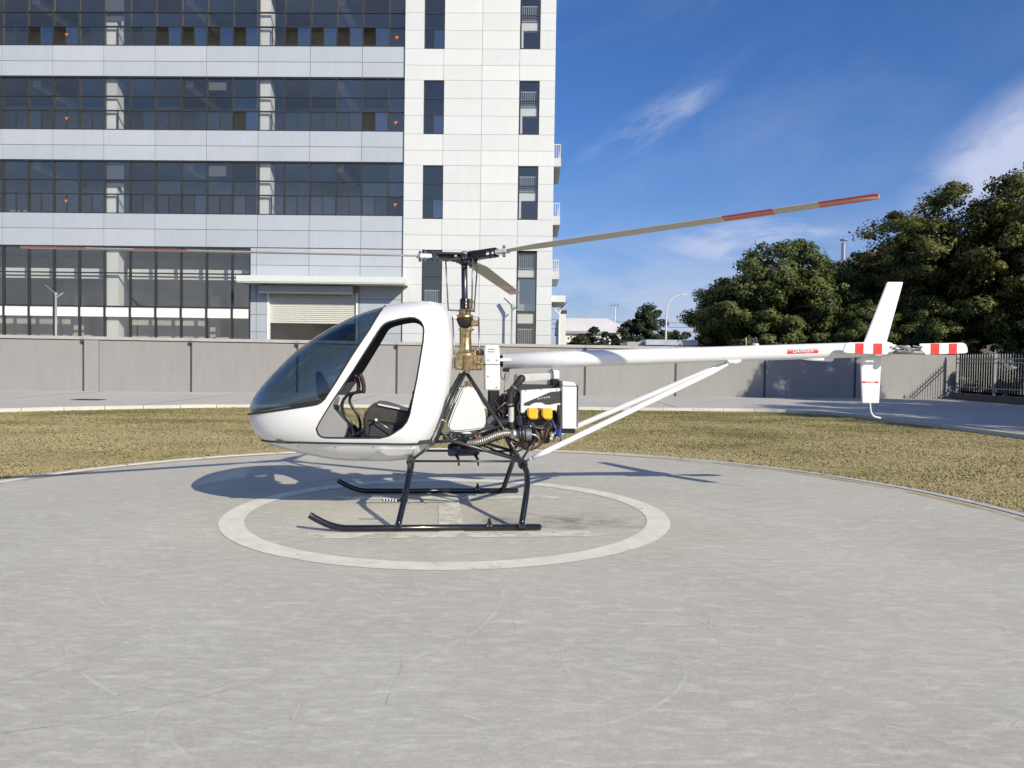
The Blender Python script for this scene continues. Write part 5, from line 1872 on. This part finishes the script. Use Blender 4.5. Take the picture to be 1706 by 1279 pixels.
# braces from the boom down to the frame
for sd in (-1, 1):
    p0, p1 = Vector((0.60, sd * 0.40, 0.545)), Vector((2.745, sd * 0.055, 1.518))
    d = (p1 - p0)
    L0 = d.length
    pts = [p0 + d * q for q in (0.03, 0.085, 0.90, 0.985)]
    br = MB().tube(pts, [0.016, 0.029, 0.029, 0.012], 14).build('boom_brace', m_hw, heli)
    MB().tube([p0, p0 + d * 0.035], 0.011, 8).build('rod_end', m_steel, br)
    MB().tube([p0 + d * 0.98, p1 + Vector((0.01, 0, 0.008))], 0.008, 8).build('rod_end', m_steel, br)
MB().prism([(2.70, 1.545), (2.72, 1.518), (2.80, 1.512), (2.85, 1.532), (2.86, 1.552)], -0.07, 0.07).build('brace_bracket', m_hw, boom, bevel=0.006)
# fins
fin = MB().prism([(4.232, 1.745), (4.487, 1.755), (4.655, 2.404), (4.478, 2.400)], 0.035, 0.058).build('upper_fin', m_hw, heli, bevel=0.006, smooth=30)
fin2 = MB().prism([(4.236, 1.113), (4.423, 1.114), (4.436, 1.66), (4.197, 1.65)], 0.035, 0.058).build('lower_fin', m_hw, heli, bevel=0.006, smooth=30)
d2 = decal(4.222, 4.408, 1.325, 1.345, 0.0345, fin2, '', 0, 0).build('danger_decal', m_red, fin2)
text_mesh('DANGER', 0.024, m_hw2, d2, (4.315, 0.0325, 1.335), (R(90), 0, 0), bold=0.0005)
MB().tube(catmull([(4.326, 0.046, 1.15), (4.328, 0.046, 1.09), (4.338, 0.046, 1.028), (4.355, 0.046, 0.992), (4.382, 0.046, 0.970), (4.448, 0.046, 0.955)], 5), 0.009, 10).build('tail_bumper', m_hw, fin2)
# tail rotor, stopped level
TR = (4.552, -0.20, 1.690)
tr = MB().lathe([(0.03, -0.05), (0.036, -0.04), (0.036, 0.03), (0.028, 0.04)], TR, (0, 1, 0), 18).build('tail_rotor_hub', m_galv, heli, smooth=30)
MB().tube([(4.46, 0, 1.69), (4.552, -0.05, 1.69), (4.552, -0.19, 1.69)], 0.018, 10).build('tail_gear_shaft', m_steel, tr)
MB().lathe([(0.048, -0.03), (0.05, 0), (0.044, 0.03)], (4.475, -0.085, 1.69), (0, 1, 0), 18).build('tail_gearbox', m_galv, heli, smooth=30)
for sgn, tz in ((-1, -0.004), (1, 0.010)):
    arm = MB().tube([(TR[0] + sgn * 0.02, TR[1], TR[2]), (TR[0] + sgn * 0.16, TR[1], TR[2] + tz * 0.3)], 0.0135, 10).build('tail_blade_arm', m_steel, tr)
    x = lambda q: TR[0] + sgn * q
    zc = lambda q: TR[2] + tz * q / 0.5
    poly = [(x(0.145), zc(0.15) + 0.052), (x(0.155), zc(0.15) - 0.012), (x(0.215), zc(0.2) - 0.062), (x(0.64), zc(0.64) - 0.050), (x(0.678), zc(0.68) - 0.040), (x(0.675), zc(0.68) + 0.005), (x(0.655), zc(0.65) + 0.045), (x(0.62), zc(0.62) + 0.060)]
    bl = MB().prism(poly if sgn > 0 else poly[::-1], TR[1] - 0.012, TR[1] + 0.010).build('tail_rotor_blade', m_hw, tr, bevel=0.005, smooth=40)
    for q0, q1 in ((0.265, 0.360), (0.465, 0.555)):
        z0a, z1a = -0.058, 0.052
        pts = [(x(q0), zc(q0) + z0a), (x(q1), zc(q1) + z0a), (x(q1), zc(q1) + z1a), (x(q0), zc(q0) + z1a)]
        MB().prism(pts if sgn > 0 else pts[::-1], TR[1] - 0.0142, TR[1] - 0.0125).build('red_stripe', m_red, bl)
    MB().lathe([(0.012, -0.02), (0.012, 0.02)], (x(0.165), TR[1] - 0.005, zc(0.16) + 0.018), (0, 1, 0), 10).build('pivot_bolt', m_steel, bl)
    MB().obox((x(0.06), TR[1] - 0.03, TR[2] + 0.03), (x(0.13), TR[1] - 0.03, TR[2] + 0.022), 0.012, 0.012).build('tail_pitch_horn', m_dsteel, tr)
MB().tube([(4.46, -0.12, 1.655), (4.60, -0.14, 1.655), (4.66, -0.17, 1.66)], 0.007, 8).build('tail_control_rod', m_dsteel, tr)
MB().lathe([(0.022, -0.02), (0.026, 0), (0.022, 0.02)], (TR[0], TR[1] - 0.045, TR[2]), (0, 1, 0), 14).build('pitch_slider', m_dsteel, tr)

# wiring, clips and small pipes that fill the engine bay
wr = random.Random(77)
for i in range(34):
    x0, z0 = wr.uniform(0.36, 0.92), wr.uniform(0.78, 1.28)
    x1, z1 = x0 + wr.uniform(-0.25, 0.25), z0 + wr.uniform(-0.25, 0.2)
    x1, z1 = min(max(x1, 0.30), 0.94), min(max(z1, 0.72), 1.30)
    y0 = -0.205 if 0.56 > x0 else -0.28
    if x0 > 0.55 and z0 > 0.99:
        continue
    mid = ((x0 + x1) / 2 + wr.uniform(-0.05, 0.05), y0 - wr.uniform(0.0, 0.06), (z0 + z1) / 2 - wr.uniform(0.0, 0.08))
    MB().tube(catmull([(x0, y0, z0), mid, (x1, y0 + 0.02, z1)], 6), wr.choice((0.003, 0.004, 0.006)), 6).build(
        'wire', wr.choice((m_blk, m_blk, m_rub, m_dsteel, m_rust)), heli)
for i in range(26):
    x0, z0 = wr.uniform(0.40, 0.90), wr.uniform(0.80, 0.98)
    MB().lathe([(0.010, -0.012), (0.012, 0), (0.008, 0.012)], (x0, -0.235 - wr.uniform(0, 0.03), z0), (wr.uniform(-0.4, 0.4), -1, wr.uniform(-0.4, 0.4)), 6).build(
        'fastener', wr.choice((m_steel, m_dsteel, m_gold, m_blk)), heli)
for i in range(16):
    x0 = wr.uniform(-0.2, 0.36)
    MB().tube(catmull([(x0, -0.30, 0.79), (x0 + wr.uniform(-0.08, 0.08), -0.36, wr.uniform(0.72, 0.78)), (x0 + wr.uniform(-0.12, 0.12), -0.33, 0.76)], 5), wr.choice((0.004, 0.006)), 6).build(
        'wire', wr.choice((m_blk, m_rub, m_dsteel)), heli)
for i in range(8):
    MB().box(-0.2 + i * 0.07, -0.165 + i * 0.07, -0.32, -0.27, 0.74, 0.76 + wr.uniform(0, 0.03)).build('bracket', wr.choice((m_blk, m_dsteel)), heli)
# bundle of cables tied along the rear frame tube
for q in range(3):
    MB().tube(catmull([(0.0, -0.15 - q * 0.008, 1.36), (-0.085, -0.22, 1.18), (-0.150 - q * 0.01, -0.285, 1.02), (-0.225, -0.35, 0.80)], 5), 0.005, 6).build('wire', m_blk, heli)
for q in (0.25, 0.5, 0.75):
    MB().lathe([(0.024, -0.006), (0.024, 0.006)], (0.015 - 0.28 * q, -0.12 - 0.24 * q, 1.385 - 0.62 * q), (-0.28, -0.24, -0.66), 8).build('cable_tie', m_hw2, heli)

# dark machinery behind the belt, under the tank and below the engine
cl = MB().box(0.375, 0.50, -0.16, 0.16, 0.86, 1.17).build('clutch_housing', m_trim, heli, bevel=0.02)
for q in range(6):
    MB().box(0.372, 0.50, -0.172, -0.161, 0.885 + q * 0.045, 0.905 + q * 0.045).build('housing_rib', m_blk, cl)
MB().lathe([(0.05, -0.10), (0.06, -0.09), (0.06, 0.09), (0.045, 0.10)], (0.43, -0.20, 0.90), (1, 0, 0), 16).build('starter_motor', m_blk, heli, smooth=30)
MB().box(-0.12, 0.12, -0.26, -0.06, 0.69, 0.752).build('battery', m_blk, heli, bevel=0.008)
MB().box(0.14, 0.34, -0.25, 0.10, 0.80, 0.88).build('oil_tank', m_trim, heli, bevel=0.012)
MB().lathe([(0.05, -0.12), (0.055, -0.10), (0.055, 0.10), (0.05, 0.12)], (0.74, -0.12, 0.74), (1, 0, 0), 16).build('oil_cooler', m_trim, heli, smooth=30)
for q in range(5):
    MB().tube(catmull([(0.40 + q * 0.02, -0.18, 1.17), (0.39 + q * 0.015, -0.21, 1.08), (0.42 - q * 0.01, -0.20, 0.98), (0.40 + q * 0.02, -0.18, 0.86)], 5), 0.007, 6).build('hose', m_rub if q % 2 else m_rust, heli)
# ------------------------------------------------------------------ trees and shrubs
def leaf_mat(name, c0, c1, c2):
    m, nt, N, L, b = new_mat(name)
    at = N.new('ShaderNodeAttribute')
    at.attribute_name = 'tint'
    r = N.new('ShaderNodeValToRGB')
    e = r.color_ramp.elements
    e[0].position, e[0].color = 0.05, (*c0, 1)
    e[1].position, e[1].color = 0.95, (*c2, 1)
    k = e.new(0.55)
    k.color = (*c1, 1)
    L.new(at.outputs['Fac'], r.inputs[0])
    L.new(r.outputs[0], b.inputs['Base Color'])
    b.inputs['Roughness'].default_value = 0.55
    b.inputs['Specular IOR Level'].default_value = 0.25
    tr = N.new('ShaderNodeBsdfTranslucent')
    L.new(r.outputs[0], tr.inputs[0])
    mx = N.new('ShaderNodeMixShader')
    mx.inputs[0].default_value = 0.30
    L.new(b.outputs[0], mx.inputs[1])
    L.new(tr.outputs[0], mx.inputs[2])
    L.new(mx.outputs[0], N['Material Output'].inputs['Surface'])
    return m


m_leaf = leaf_mat('evergreen_leaf', (0.048, 0.072, 0.024), (0.108, 0.138, 0.042), (0.23, 0.225, 0.07))
m_leaf_y = leaf_mat('autumn_green_leaf', (0.055, 0.075, 0.022), (0.140, 0.152, 0.040), (0.31, 0.262, 0.068))
m_leaf_d = leaf_mat('conifer_leaf', (0.018, 0.030, 0.016), (0.04, 0.058, 0.025), (0.085, 0.10, 0.04))
m_bark = M('bark', (0.085, 0.065, 0.048), 0.9, 0, 0.35, 8, bump=0.6, bscale=14, stretch=(1, 1, 0.25))


def crown_mesh(seed, lobes, n, size, name='crown'):
    """leaf-sized faces gathered in clumps over the lobes (cx,cy,cz,rx,ry,rz); the middle stays thin"""
    g = np.random.default_rng(seed)
    vol = np.array([l[3] * l[4] * l[5] for l in lobes]) ** (2 / 3)
    vol = vol / vol.sum()
    P, T, Nn, CN = [], [], [], []
    ncl = max(30, int(n / 170))
    which = g.choice(len(lobes), ncl, p=vol)
    for w in which:
        l = lobes[w]
        d = g.normal(size=3)
        d /= np.linalg.norm(d)
        rad = g.uniform(0.55, 1.02) ** 0.6
        if d[2] < -0.3:
            d[2] *= 0.75
        c = np.array(l[:3]) + d * np.array(l[3:]) * rad
        cr = g.uniform(0.34, 0.78) * (min(l[3:]) / 2.2) ** 0.5
        k = int(n / ncl * g.uniform(0.6, 1.4))
        q = g.normal(size=(k, 3))
        q /= np.linalg.norm(q, axis=1)[:, None]
        q *= (g.random(k) ** 0.45)[:, None]
        pts = c + q * cr * np.array([1.15, 1.15, 0.75])
        P.append(pts)
        base = np.clip(g.normal(0.42, 0.16), 0.05, 0.95)
        T.append(np.clip(base + g.normal(0, 0.16, k) + 0.12 * q[:, 2], 0, 1))
        out = q * 0.8 + d * 0.7 + np.array([0, 0, 0.35])
        Nn.append(out + g.normal(0, 0.65, (k, 3)))
        CN.append(q * 1.0 + d * 0.45 + np.array([0, 0, 0.2]))
    P, T, Nn = np.concatenate(P), np.concatenate(T), np.concatenate(Nn)
    k = len(P)
    Nn /= np.linalg.norm(Nn, axis=1)[:, None]
    a = np.cross(Nn, g.normal(size=(k, 3)))
    a /= np.linalg.norm(a, axis=1)[:, None]
    b = np.cross(Nn, a)
    sz = size * g.uniform(0.6, 1.4, k)[:, None]
    cn = np.concatenate(CN) + g.normal(0, 0.22, (k, 3))
    cn /= np.linalg.norm(cn, axis=1)[:, None]
    flip = np.where((Nn * cn).sum(1) < 0, -1.0, 1.0)[:, None]      # leaf faces look outwards like their clump
    Nn, b = Nn * flip, b * flip
    v = np.zeros((k, 4, 3))
    v[:, 0] = P - a * sz * 0.5
    v[:, 1] = P - b * sz * 0.28 - Nn * sz * 0.06
    v[:, 2] = P + a * sz * 0.5
    v[:, 3] = P + b * sz * 0.28 - Nn * sz * 0.06
    me = bpy.data.meshes.new(name)
    me.vertices.add(k * 4)
    me.vertices.foreach_set('co', v.ravel())
    me.loops.add(k * 4)
    me.loops.foreach_set('vertex_index', np.arange(k * 4, dtype=np.int32))
    me.polygons.add(k)
    me.polygons.foreach_set('loop_start', np.arange(0, k * 4, 4, dtype=np.int32))
    me.update()
    me.polygons.foreach_set('use_smooth', np.ones(k, bool))
    me.normals_split_custom_set(np.repeat(cn, 4, axis=0).tolist())
    at_ = me.attributes.new('tint', 'FLOAT', 'FACE')
    at_.data.foreach_set('value', T.astype(np.float32))
    return me


def trunk_mb(seed, h, r, lobes):
    g = random.Random(seed)
    mb = MB()
    pts = [(0, 0, -0.2)]
    for i in range(1, 7):
        pts.append((g.uniform(-0.06, 0.06) * i * r * 3, g.uniform(-0.06, 0.06) * i * r * 3, h * i / 6))
    mb.tube(pts, [r * 1.25, r, r * 0.85, r * 0.7, r * 0.55, r * 0.4, r * 0.15], 9)
    for l in lobes:
        for q in range(2):
            s_ = pts[g.choice((2, 3, 4))]
            e = (l[0] + g.uniform(-0.4, 0.4) * l[3], l[1] + g.uniform(-0.4, 0.4) * l[4], l[2] + g.uniform(-0.2, 0.6) * l[5])
            m1 = tuple(s_[i] * 0.55 + e[i] * 0.45 + (0.25 if i == 2 else g.uniform(-0.2, 0.2)) for i in range(3))
            mb.tube([s_, m1, e], [r * 0.42, r * 0.28, r * 0.06], 6)
    return mb


def make_tree(name, label, cat, loc, seed, h, r, lobes, n, size, mat, group=None, rot=0.0, scale=1.0):
    t = thing(name, label, cat, loc, rot, group)
    t.scale = (scale,) * 3
    trunk_mb(seed, h, r, lobes).build('trunk', m_bark, t)
    me = crown_mesh(seed, lobes, n, size)
    me.materials.append(mat)
    c = bpy.data.objects.new('crown', me)
    COL.objects.link(c)
    c.parent = t
    return t


def place_copy(src, loc, label, rot, scale, group=None):
    t = copy_tree(src)
    t.location = loc
    t.rotation_euler = (0, 0, rot)
    t.scale = (scale,) * 3 if not isinstance(scale, tuple) else scale
    t['label'] = label
    if group:
        t['group'] = group
    return t


LOB_A = [(0, 0, 6.3, 2.6, 2.4, 2.2), (-2.0, 0.3, 4.8, 2.0, 2.0, 1.9), (2.0, -0.2, 4.9, 2.0, 2.0, 1.9), (0.3, -1.6, 4.2, 2.2, 1.7, 2.1), (-0.8, -0.8, 2.9, 2.4, 1.8, 1.6), (1.3, -0.6, 2.8, 2.0, 1.7, 1.5), (0.2, 1.2, 4.6, 2.2, 1.6, 2.2)]
LOB_B = [(0, 0, 8.8, 2.2, 2.2, 2.4), (-1.8, -0.5, 7.0, 2.0, 2.0, 2.0), (1.9, 0.2, 7.2, 2.0, 2.0, 2.0), (0.2, -1.5, 5.4, 2.4, 1.9, 2.0), (-1.8, 0.2, 4.4, 2.1, 1.9, 1.8), (1.8, -0.6, 4.2, 2.0, 1.8, 1.8), (0.0, -0.8, 2.9, 2.4, 1.7, 1.4)]
GR = 'evergreen trees behind the wall and fence'
tA = make_tree('evergreen_tree', 'broad dark evergreen behind the wall, left of the tail fin', 'tree', (15.2, 44.0, -0.1), 21, 6.6, 0.26, LOB_A, 60000, 0.19, m_leaf, GR)
tA.scale = (1.03, 1.0, 1.02)
tB = make_tree('evergreen_tree', 'tall yellowish evergreen with airy crown behind the picket fence at right edge', 'tree', (25.9, 38.6, -0.1), 22, 9.4, 0.24, LOB_B, 66000, 0.18, m_leaf_y, GR)
tB.scale = (1.0, 1.0, 1.08)
place_copy(tA, (13.3, 47.0, -0.1), 'lower rounded evergreen at the left end of the tree row behind the wall', 2.1, (0.9, 0.9, 0.80), GR)
place_copy(tA, (18.9, 46.5, -0.1), 'dark evergreen behind the wall, directly behind the tail fin', 4.0, (0.92, 0.92, 0.92), GR)
place_copy(tB, (23.0, 46.5, -0.1), 'tall dark evergreen rising right of the tail fin beside the grey roof', 1.2, (1.05, 1.05, 0.98), GR)
place_copy(tB, (23.6, 41.5, -0.1), 'tall full evergreen behind the rear tail rotor blade', 3.3, (0.98, 0.98, 1.02), GR)
place_copy(tB, (29.8, 42.0, -0.1), 'tallest evergreen cut by the right edge of the picture', 5.1, (1.15, 1.15, 1.18), GR)
place_copy(tA, (21.9, 40.2, -0.1), 'low dark evergreen behind the wall end where the picket fence begins', 1.7, (0.62, 0.62, 0.62), GR)
place_copy(tA, (25.5, 35.2, -0.1), 'low bushy evergreen close behind the picket fence at the right edge', 0.6, (0.62, 0.62, 0.66), GR)
place_copy(tA, (19.2, 41.6, -0.1), 'low evergreen filling the gap below the tail fin behind the wall', 3.9, (0.60, 0.60, 0.60), GR)
place_copy(tA, (28.3, 38.0, -0.1), 'bushy evergreen seen through the picket fence pickets', 5.5, (0.70, 0.70, 0.60), GR)
place_copy(tA, (20.9, 49.5, -0.1), 'evergreen far back that closes the gap beside the grey roof', 2.9, (1.0, 1.0, 0.98), GR)
# the row goes on towards the camera beyond the right edge and shades the road and wall
place_copy(tB, (22.9, 23.6, -0.1), 'first roadside evergreen outside the picture shading the wall', 2.6, (0.95, 0.95, 1.1), GR)
place_copy(tA, (22.8, 17.6, -0.1), 'second roadside evergreen outside the picture shading the road', 4.4, 1.1, GR)
place_copy(tB, (24.0, 8.5, -0.1), 'third roadside evergreen outside the picture shading the road', 0.9, 1.2, GR)

# far single tree and shrubs beyond the white shed
LOB_C = [(0, 0, 5.6, 1.6, 1.5, 1.6), (-1.2, 0, 4.3, 1.3, 1.3, 1.7), (1.2, 0, 4.4, 1.3, 1.3, 1.6), (0.2, -0.6, 2.6, 2.0, 1.5, 1.7), (-1.5, 0, 2.0, 1.2, 1.2, 1.2), (1.5, 0, 2.2, 1.2, 1.2, 1.2)]
make_tree('pine_tree', 'ragged dark pine standing alone between the white shed and the curved street lamp', 'tree', (12.8, 75, -0.1), 31, 6.4, 0.2, LOB_C, 20000, 0.26, m_leaf_d)
LOB_S = [(0, 0, 1.5, 1.5, 1.2, 1.5), (-1.0, 0, 1.1, 1.1, 1.0, 1.1), (1.0, 0.1, 1.2, 1.1, 1.0, 1.2)]
GS = 'shrubs in front of the white shed'
sh = make_tree('shrub', 'leftmost dark shrub beside the white building corner', 'shrub', (4.4, 60, -0.1), 41, 2.2, 0.12, LOB_S, 11000, 0.20, m_leaf_d, GS)
for x, y, s_, lb in ((6.2, 60.5, 1.38, 'tallest dark shrub in front of the white shed'), (8.1, 61, 1.22, 'dark shrub right of the tallest one before the white shed'),
                     (7.3, 63, 1.3, 'dark shrub standing behind the tallest one before the white shed'), (9.6, 62, 1.2, 'low dark shrub under the right end of the white shed'), (12.0, 64, 1.0, 'low dark shrub below the far pine')):
    place_copy(sh, (x, y, -0.1), lb, x * 1.7, s_, GS)

for k_, (x, y, s_, lb) in enumerate(((22.3, 35.4, 0.85, 'dark hedge shrub behind the fence beside the wall end'), (22.6, 33.0, 0.75, 'dark hedge shrub behind the fence near the picture edge'),
                     (22.4, 30.6, 0.8, 'dark hedge shrub behind the fence cut by the right picture edge'), (25.2, 37.0, 1.0, 'dark shrub deeper behind the picket fence'))):
    place_copy(sh, (x, y, -0.1), lb, y * 1.3, s_, 'shrubs behind the picket fence')


def woods(n):
    g = np.random.default_rng(5)
    lobes = []
    for i in range(46):
        x = 16 + i * 1.15
        lobes.append((x, 118 + g.uniform(-5, 5), g.uniform(2.6, 4.4), 2.6, 2.5, g.uniform(2.4, 3.4)))
    me = crown_mesh(9, lobes, n, 0.5, 'distant_woods')
    me.materials.append(m_leaf_d)
    o = bpy.data.objects.new('distant_woods', me)
    COL.objects.link(o)
    tag(o, 'dark line of distant woodland along the horizon', 'woods', kind='stuff')


woods(60000)

# ------------------------------------------------------------------ lamps, poles, far buildings
m_pole = M('painted_pole', (0.62, 0.63, 0.64), 0.45, 0.2, 0.06)
m_poled = M('grey_lamp', (0.30, 0.31, 0.33), 0.5, 0.3, 0.1)
m_pv = M('solar_glass', (0.03, 0.035, 0.06), 0.15, 0.0, 0.1)


def solar_lamp(label, loc, h, rot, mat):
    t = thing('solar_lamp', label, 'street lamp', loc, rot, 'solar street lamps by the office building')
    MB().tube([(0, 0, -0.1), (0, 0, h)], [0.065, 0.05], 12).build('pole', mat, t)
    MB().box(-0.11, 0.11, -0.11, 0.11, -0.1, 0.04).build('base_plate', mat, t)
    a_ = MB().obox((0, 0, h), (-0.42, 0, h + 0.38), 0.13, 0.03, up=(0, 0, 1)).build('solar_panel', m_pv, t)
    MB().obox((0.01, 0, h - 0.03), (-0.44, 0, h + 0.36), 0.15, 0.02, up=(0, 0, 1)).build('panel_tray', mat, a_)
    MB().obox((0, 0, h - 0.25), (0.32, 0, h + 0.02), 0.10, 0.05, up=(0, 0, 1)).build('lamp_head', mat, t)
    MB().lathe([(0.075, -0.12), (0.075, 0.02)], (0, 0, h), n=12).build('collar', mat, t)
    return t


solar_lamp('grey solar street lamp before the ground floor windows at left', (-21.8, 37.0, -0.1), 4.55, R(20), m_poled)
solar_lamp('slim solar street lamp casting its shadow on the white end bay', (-0.05, 39.5, -0.1), 4.45, R(-20), m_poled)
solar_lamp('pale solar street lamp at the white building corner', (2.50, 41.6, -0.1), 4.40, R(200), m_pole)

t = thing('street_lamp', 'tall pale street lamp with a curved arm left of the trees', 'street lamp', (11.85, 60, -0.1))
arm = catmull([(0, 0, -0.1), (0, 0, 3.0), (0.01, 0, 5.4), (0.10, 0, 6.1), (0.36, 0, 6.55), (0.8, 0, 6.82), (1.25, 0, 6.95)], 5)
MB().tube(arm, [0.085 - 0.045 * i / (len(arm) - 1) for i in range(len(arm))], 10).build('pole', m_pole, t)
MB().obox((1.15, 0, 6.93), (1.62, 0, 7.0), 0.16, 0.06).build('lamp_head', m_pole, t)

t = thing('floodlight_mast', 'thin floodlight mast behind the white shed roof', 'floodlight', (13.95, 106, -0.1))
MB().tube([(0, 0, 0), (0, 0, 9.4)], [0.14, 0.07], 8).build('pole', m_pole, t)
MB().box(-0.6, 0.6, -0.05, 0.05, 9.35, 9.45).build('crossbar', m_pole, t)
for q in (-0.42, 0.0, 0.42):
    MB().box(q - 0.14, q + 0.14, -0.2, 0.0, 9.46, 9.75).build('floodlight', m_poled, t)

m_shed = M('shed_white', (0.66, 0.64, 0.60), 0.7, 0, 0.06, 0.5)
m_shed_roof = M('shed_roof', (0.60, 0.58, 0.58), 0.6, 0, 0.08, 0.4)
shed = thing('white_shed', 'low white shed with hipped roof and brick chimney far behind the wall', 'building', (5.6, 90, -0.1))
MB().box(0.2, 8.6, 0, 14, 0, 5.1).build('wall', m_shed, shed)
rf = MB()
rf.add([(0.0, -0.3, 5.1), (8.9, -0.3, 5.1), (8.9, 14.3, 5.1), (0.0, 14.3, 5.1), (0.0, 3.0, 6.9), (5.7, 3.0, 6.9), (5.7, 11, 6.9), (0, 11, 6.9)],
       [(3, 2, 1, 0), (0, 1, 5, 4), (1, 2, 6, 5), (2, 3, 7, 6), (4, 5, 6, 7), (3, 0, 4, 7)])
rf.build('roof', m_shed_roof, shed)
for i in range(6):
    MB().box(4.6 + i * 0.62, 4.95 + i * 0.62, -0.05, -0.003, 3.4, 4.5).build('window', m_pv, shed)
MB().box(0.2, 5.4, -0.4, -0.31, 4.95, 5.25).build('gutter', m_poled, shed)
ch = MB().box(-0.25, 0.45, -1.2, -0.5, 0, 7.2).build('chimney', m_shed, shed)
MB().box(-0.36, 0.56, -1.31, -0.39, 7.2, 7.55).build('chimney_cap', M('chimney_dark', (0.08, 0.05, 0.045), 0.8), ch)

m_canopy = M('gate_canopy_metal', (0.46, 0.50, 0.58), 0.35, 0.3, 0.15, 1.5)
sd_ = thing('gate_shelter', 'flat blue grey shelter roof just above the wall top', 'shelter', (9.25, 45.0, -0.1))
MB().box(-1.5, 1.5, 0, 2.6, 2.68, 2.99).build('roof_slab', m_canopy, sd_)
MB().box(-2.5, -1.52, 0.6, 3.6, 2.55, 2.86).build('side_roof', m_cope, sd_)
for x_, y_ in ((-1.3, 0.2), (1.3, 0.2), (-1.3, 2.4), (1.3, 2.4), (-2.3, 3.3), (-2.3, 0.8)):
    MB().box(x_ - 0.06, x_ + 0.06, y_ - 0.06, y_ + 0.06, 0, 2.68 if x_ > -2 else 2.55).build('post', m_poled, sd_)

gr_ = thing('grey_roof_building', 'grey pitched roof showing between the tree crowns', 'building', (34.0, 80, -0.1))
MB().box(0.2, 17.8, 0.5, 12, 0, 11.2).build('wall', M('brown_brick', (0.10, 0.085, 0.07), 0.9, 0, 0.2, 1.0), gr_)
rf = MB()
rf.prism([(-0.4, 11.2), (18.4, 11.2), (18.4, 11.5), (9.0, 15.7), (-0.4, 12.4)], 0, 12.5)
rf.build('roof', M('slate_grey_metal', (0.16, 0.185, 0.22), 0.6, 0.1, 0.1, 0.6), gr_)
fl = thing('flue_pipe', 'shiny metal flue with flat cap above the trees', 'flue', (33.55, 79.2, -0.1))
MB().lathe([(0.24, 0), (0.24, 14.1), (0.21, 14.12)], n=16).build('pipe', m_steel, fl, smooth=40)
MB().lathe([(0.40, 14.42), (0.40, 14.50), (0.1, 14.58)], n=16).build('rain_cap', m_poled, fl)
for k in range(3):
    an = k * 2.1
    MB().tube([(0.2 * math.cos(an), 0.2 * math.sin(an), 14.1), (0.3 * math.cos(an), 0.3 * math.sin(an), 14.45)], 0.02, 6).build('cap_stay', m_poled, fl)

t = thing('white_pole', 'thin white pole standing among the trees behind the fence', 'pole', (23.0, 40.2, -0.1))
MB().tube([(0, 0, 0), (0, 0, 8.6)], [0.05, 0.04], 10).build('shaft', m_pole, t)
MB().lathe([(0.04, 8.6), (0.06, 8.64), (0.03, 8.72)], n=10).build('finial', m_pole, t)

for i, z in enumerate((6.55, 6.0, 5.4)):
    pts = [(x_, 97, z + 0.0009 * (x_ - 22) ** 2 + 0.004 * (x_ - 5)) for x_ in np.linspace(3.0, 42, 24)]
    w_ = MB().tube(pts, 0.028, 5).build('power_line', M('cable_black', (0.04, 0.04, 0.045), 0.7), None)
    tag(w_, ('uppermost', 'middle', 'lowest')[i] + ' of the three thin power lines beyond the far pine', 'power line', 'power lines in the distance')
for x_ in (3.0, 42.0):
    p_ = thing('utility_pole', ('left' if x_ < 10 else 'right') + ' concrete pole carrying the distant power lines', 'pole', (x_, 97, -0.1))
    MB().tube([(0, 0, 0), (0, 0, 8.2)], [0.16, 0.10], 10).build('shaft', m_cope, p_)
    MB().box(-0.08, 0.08, -0.6, 0.6, 6.9, 7.05).build('crossarm', m_cope, p_)
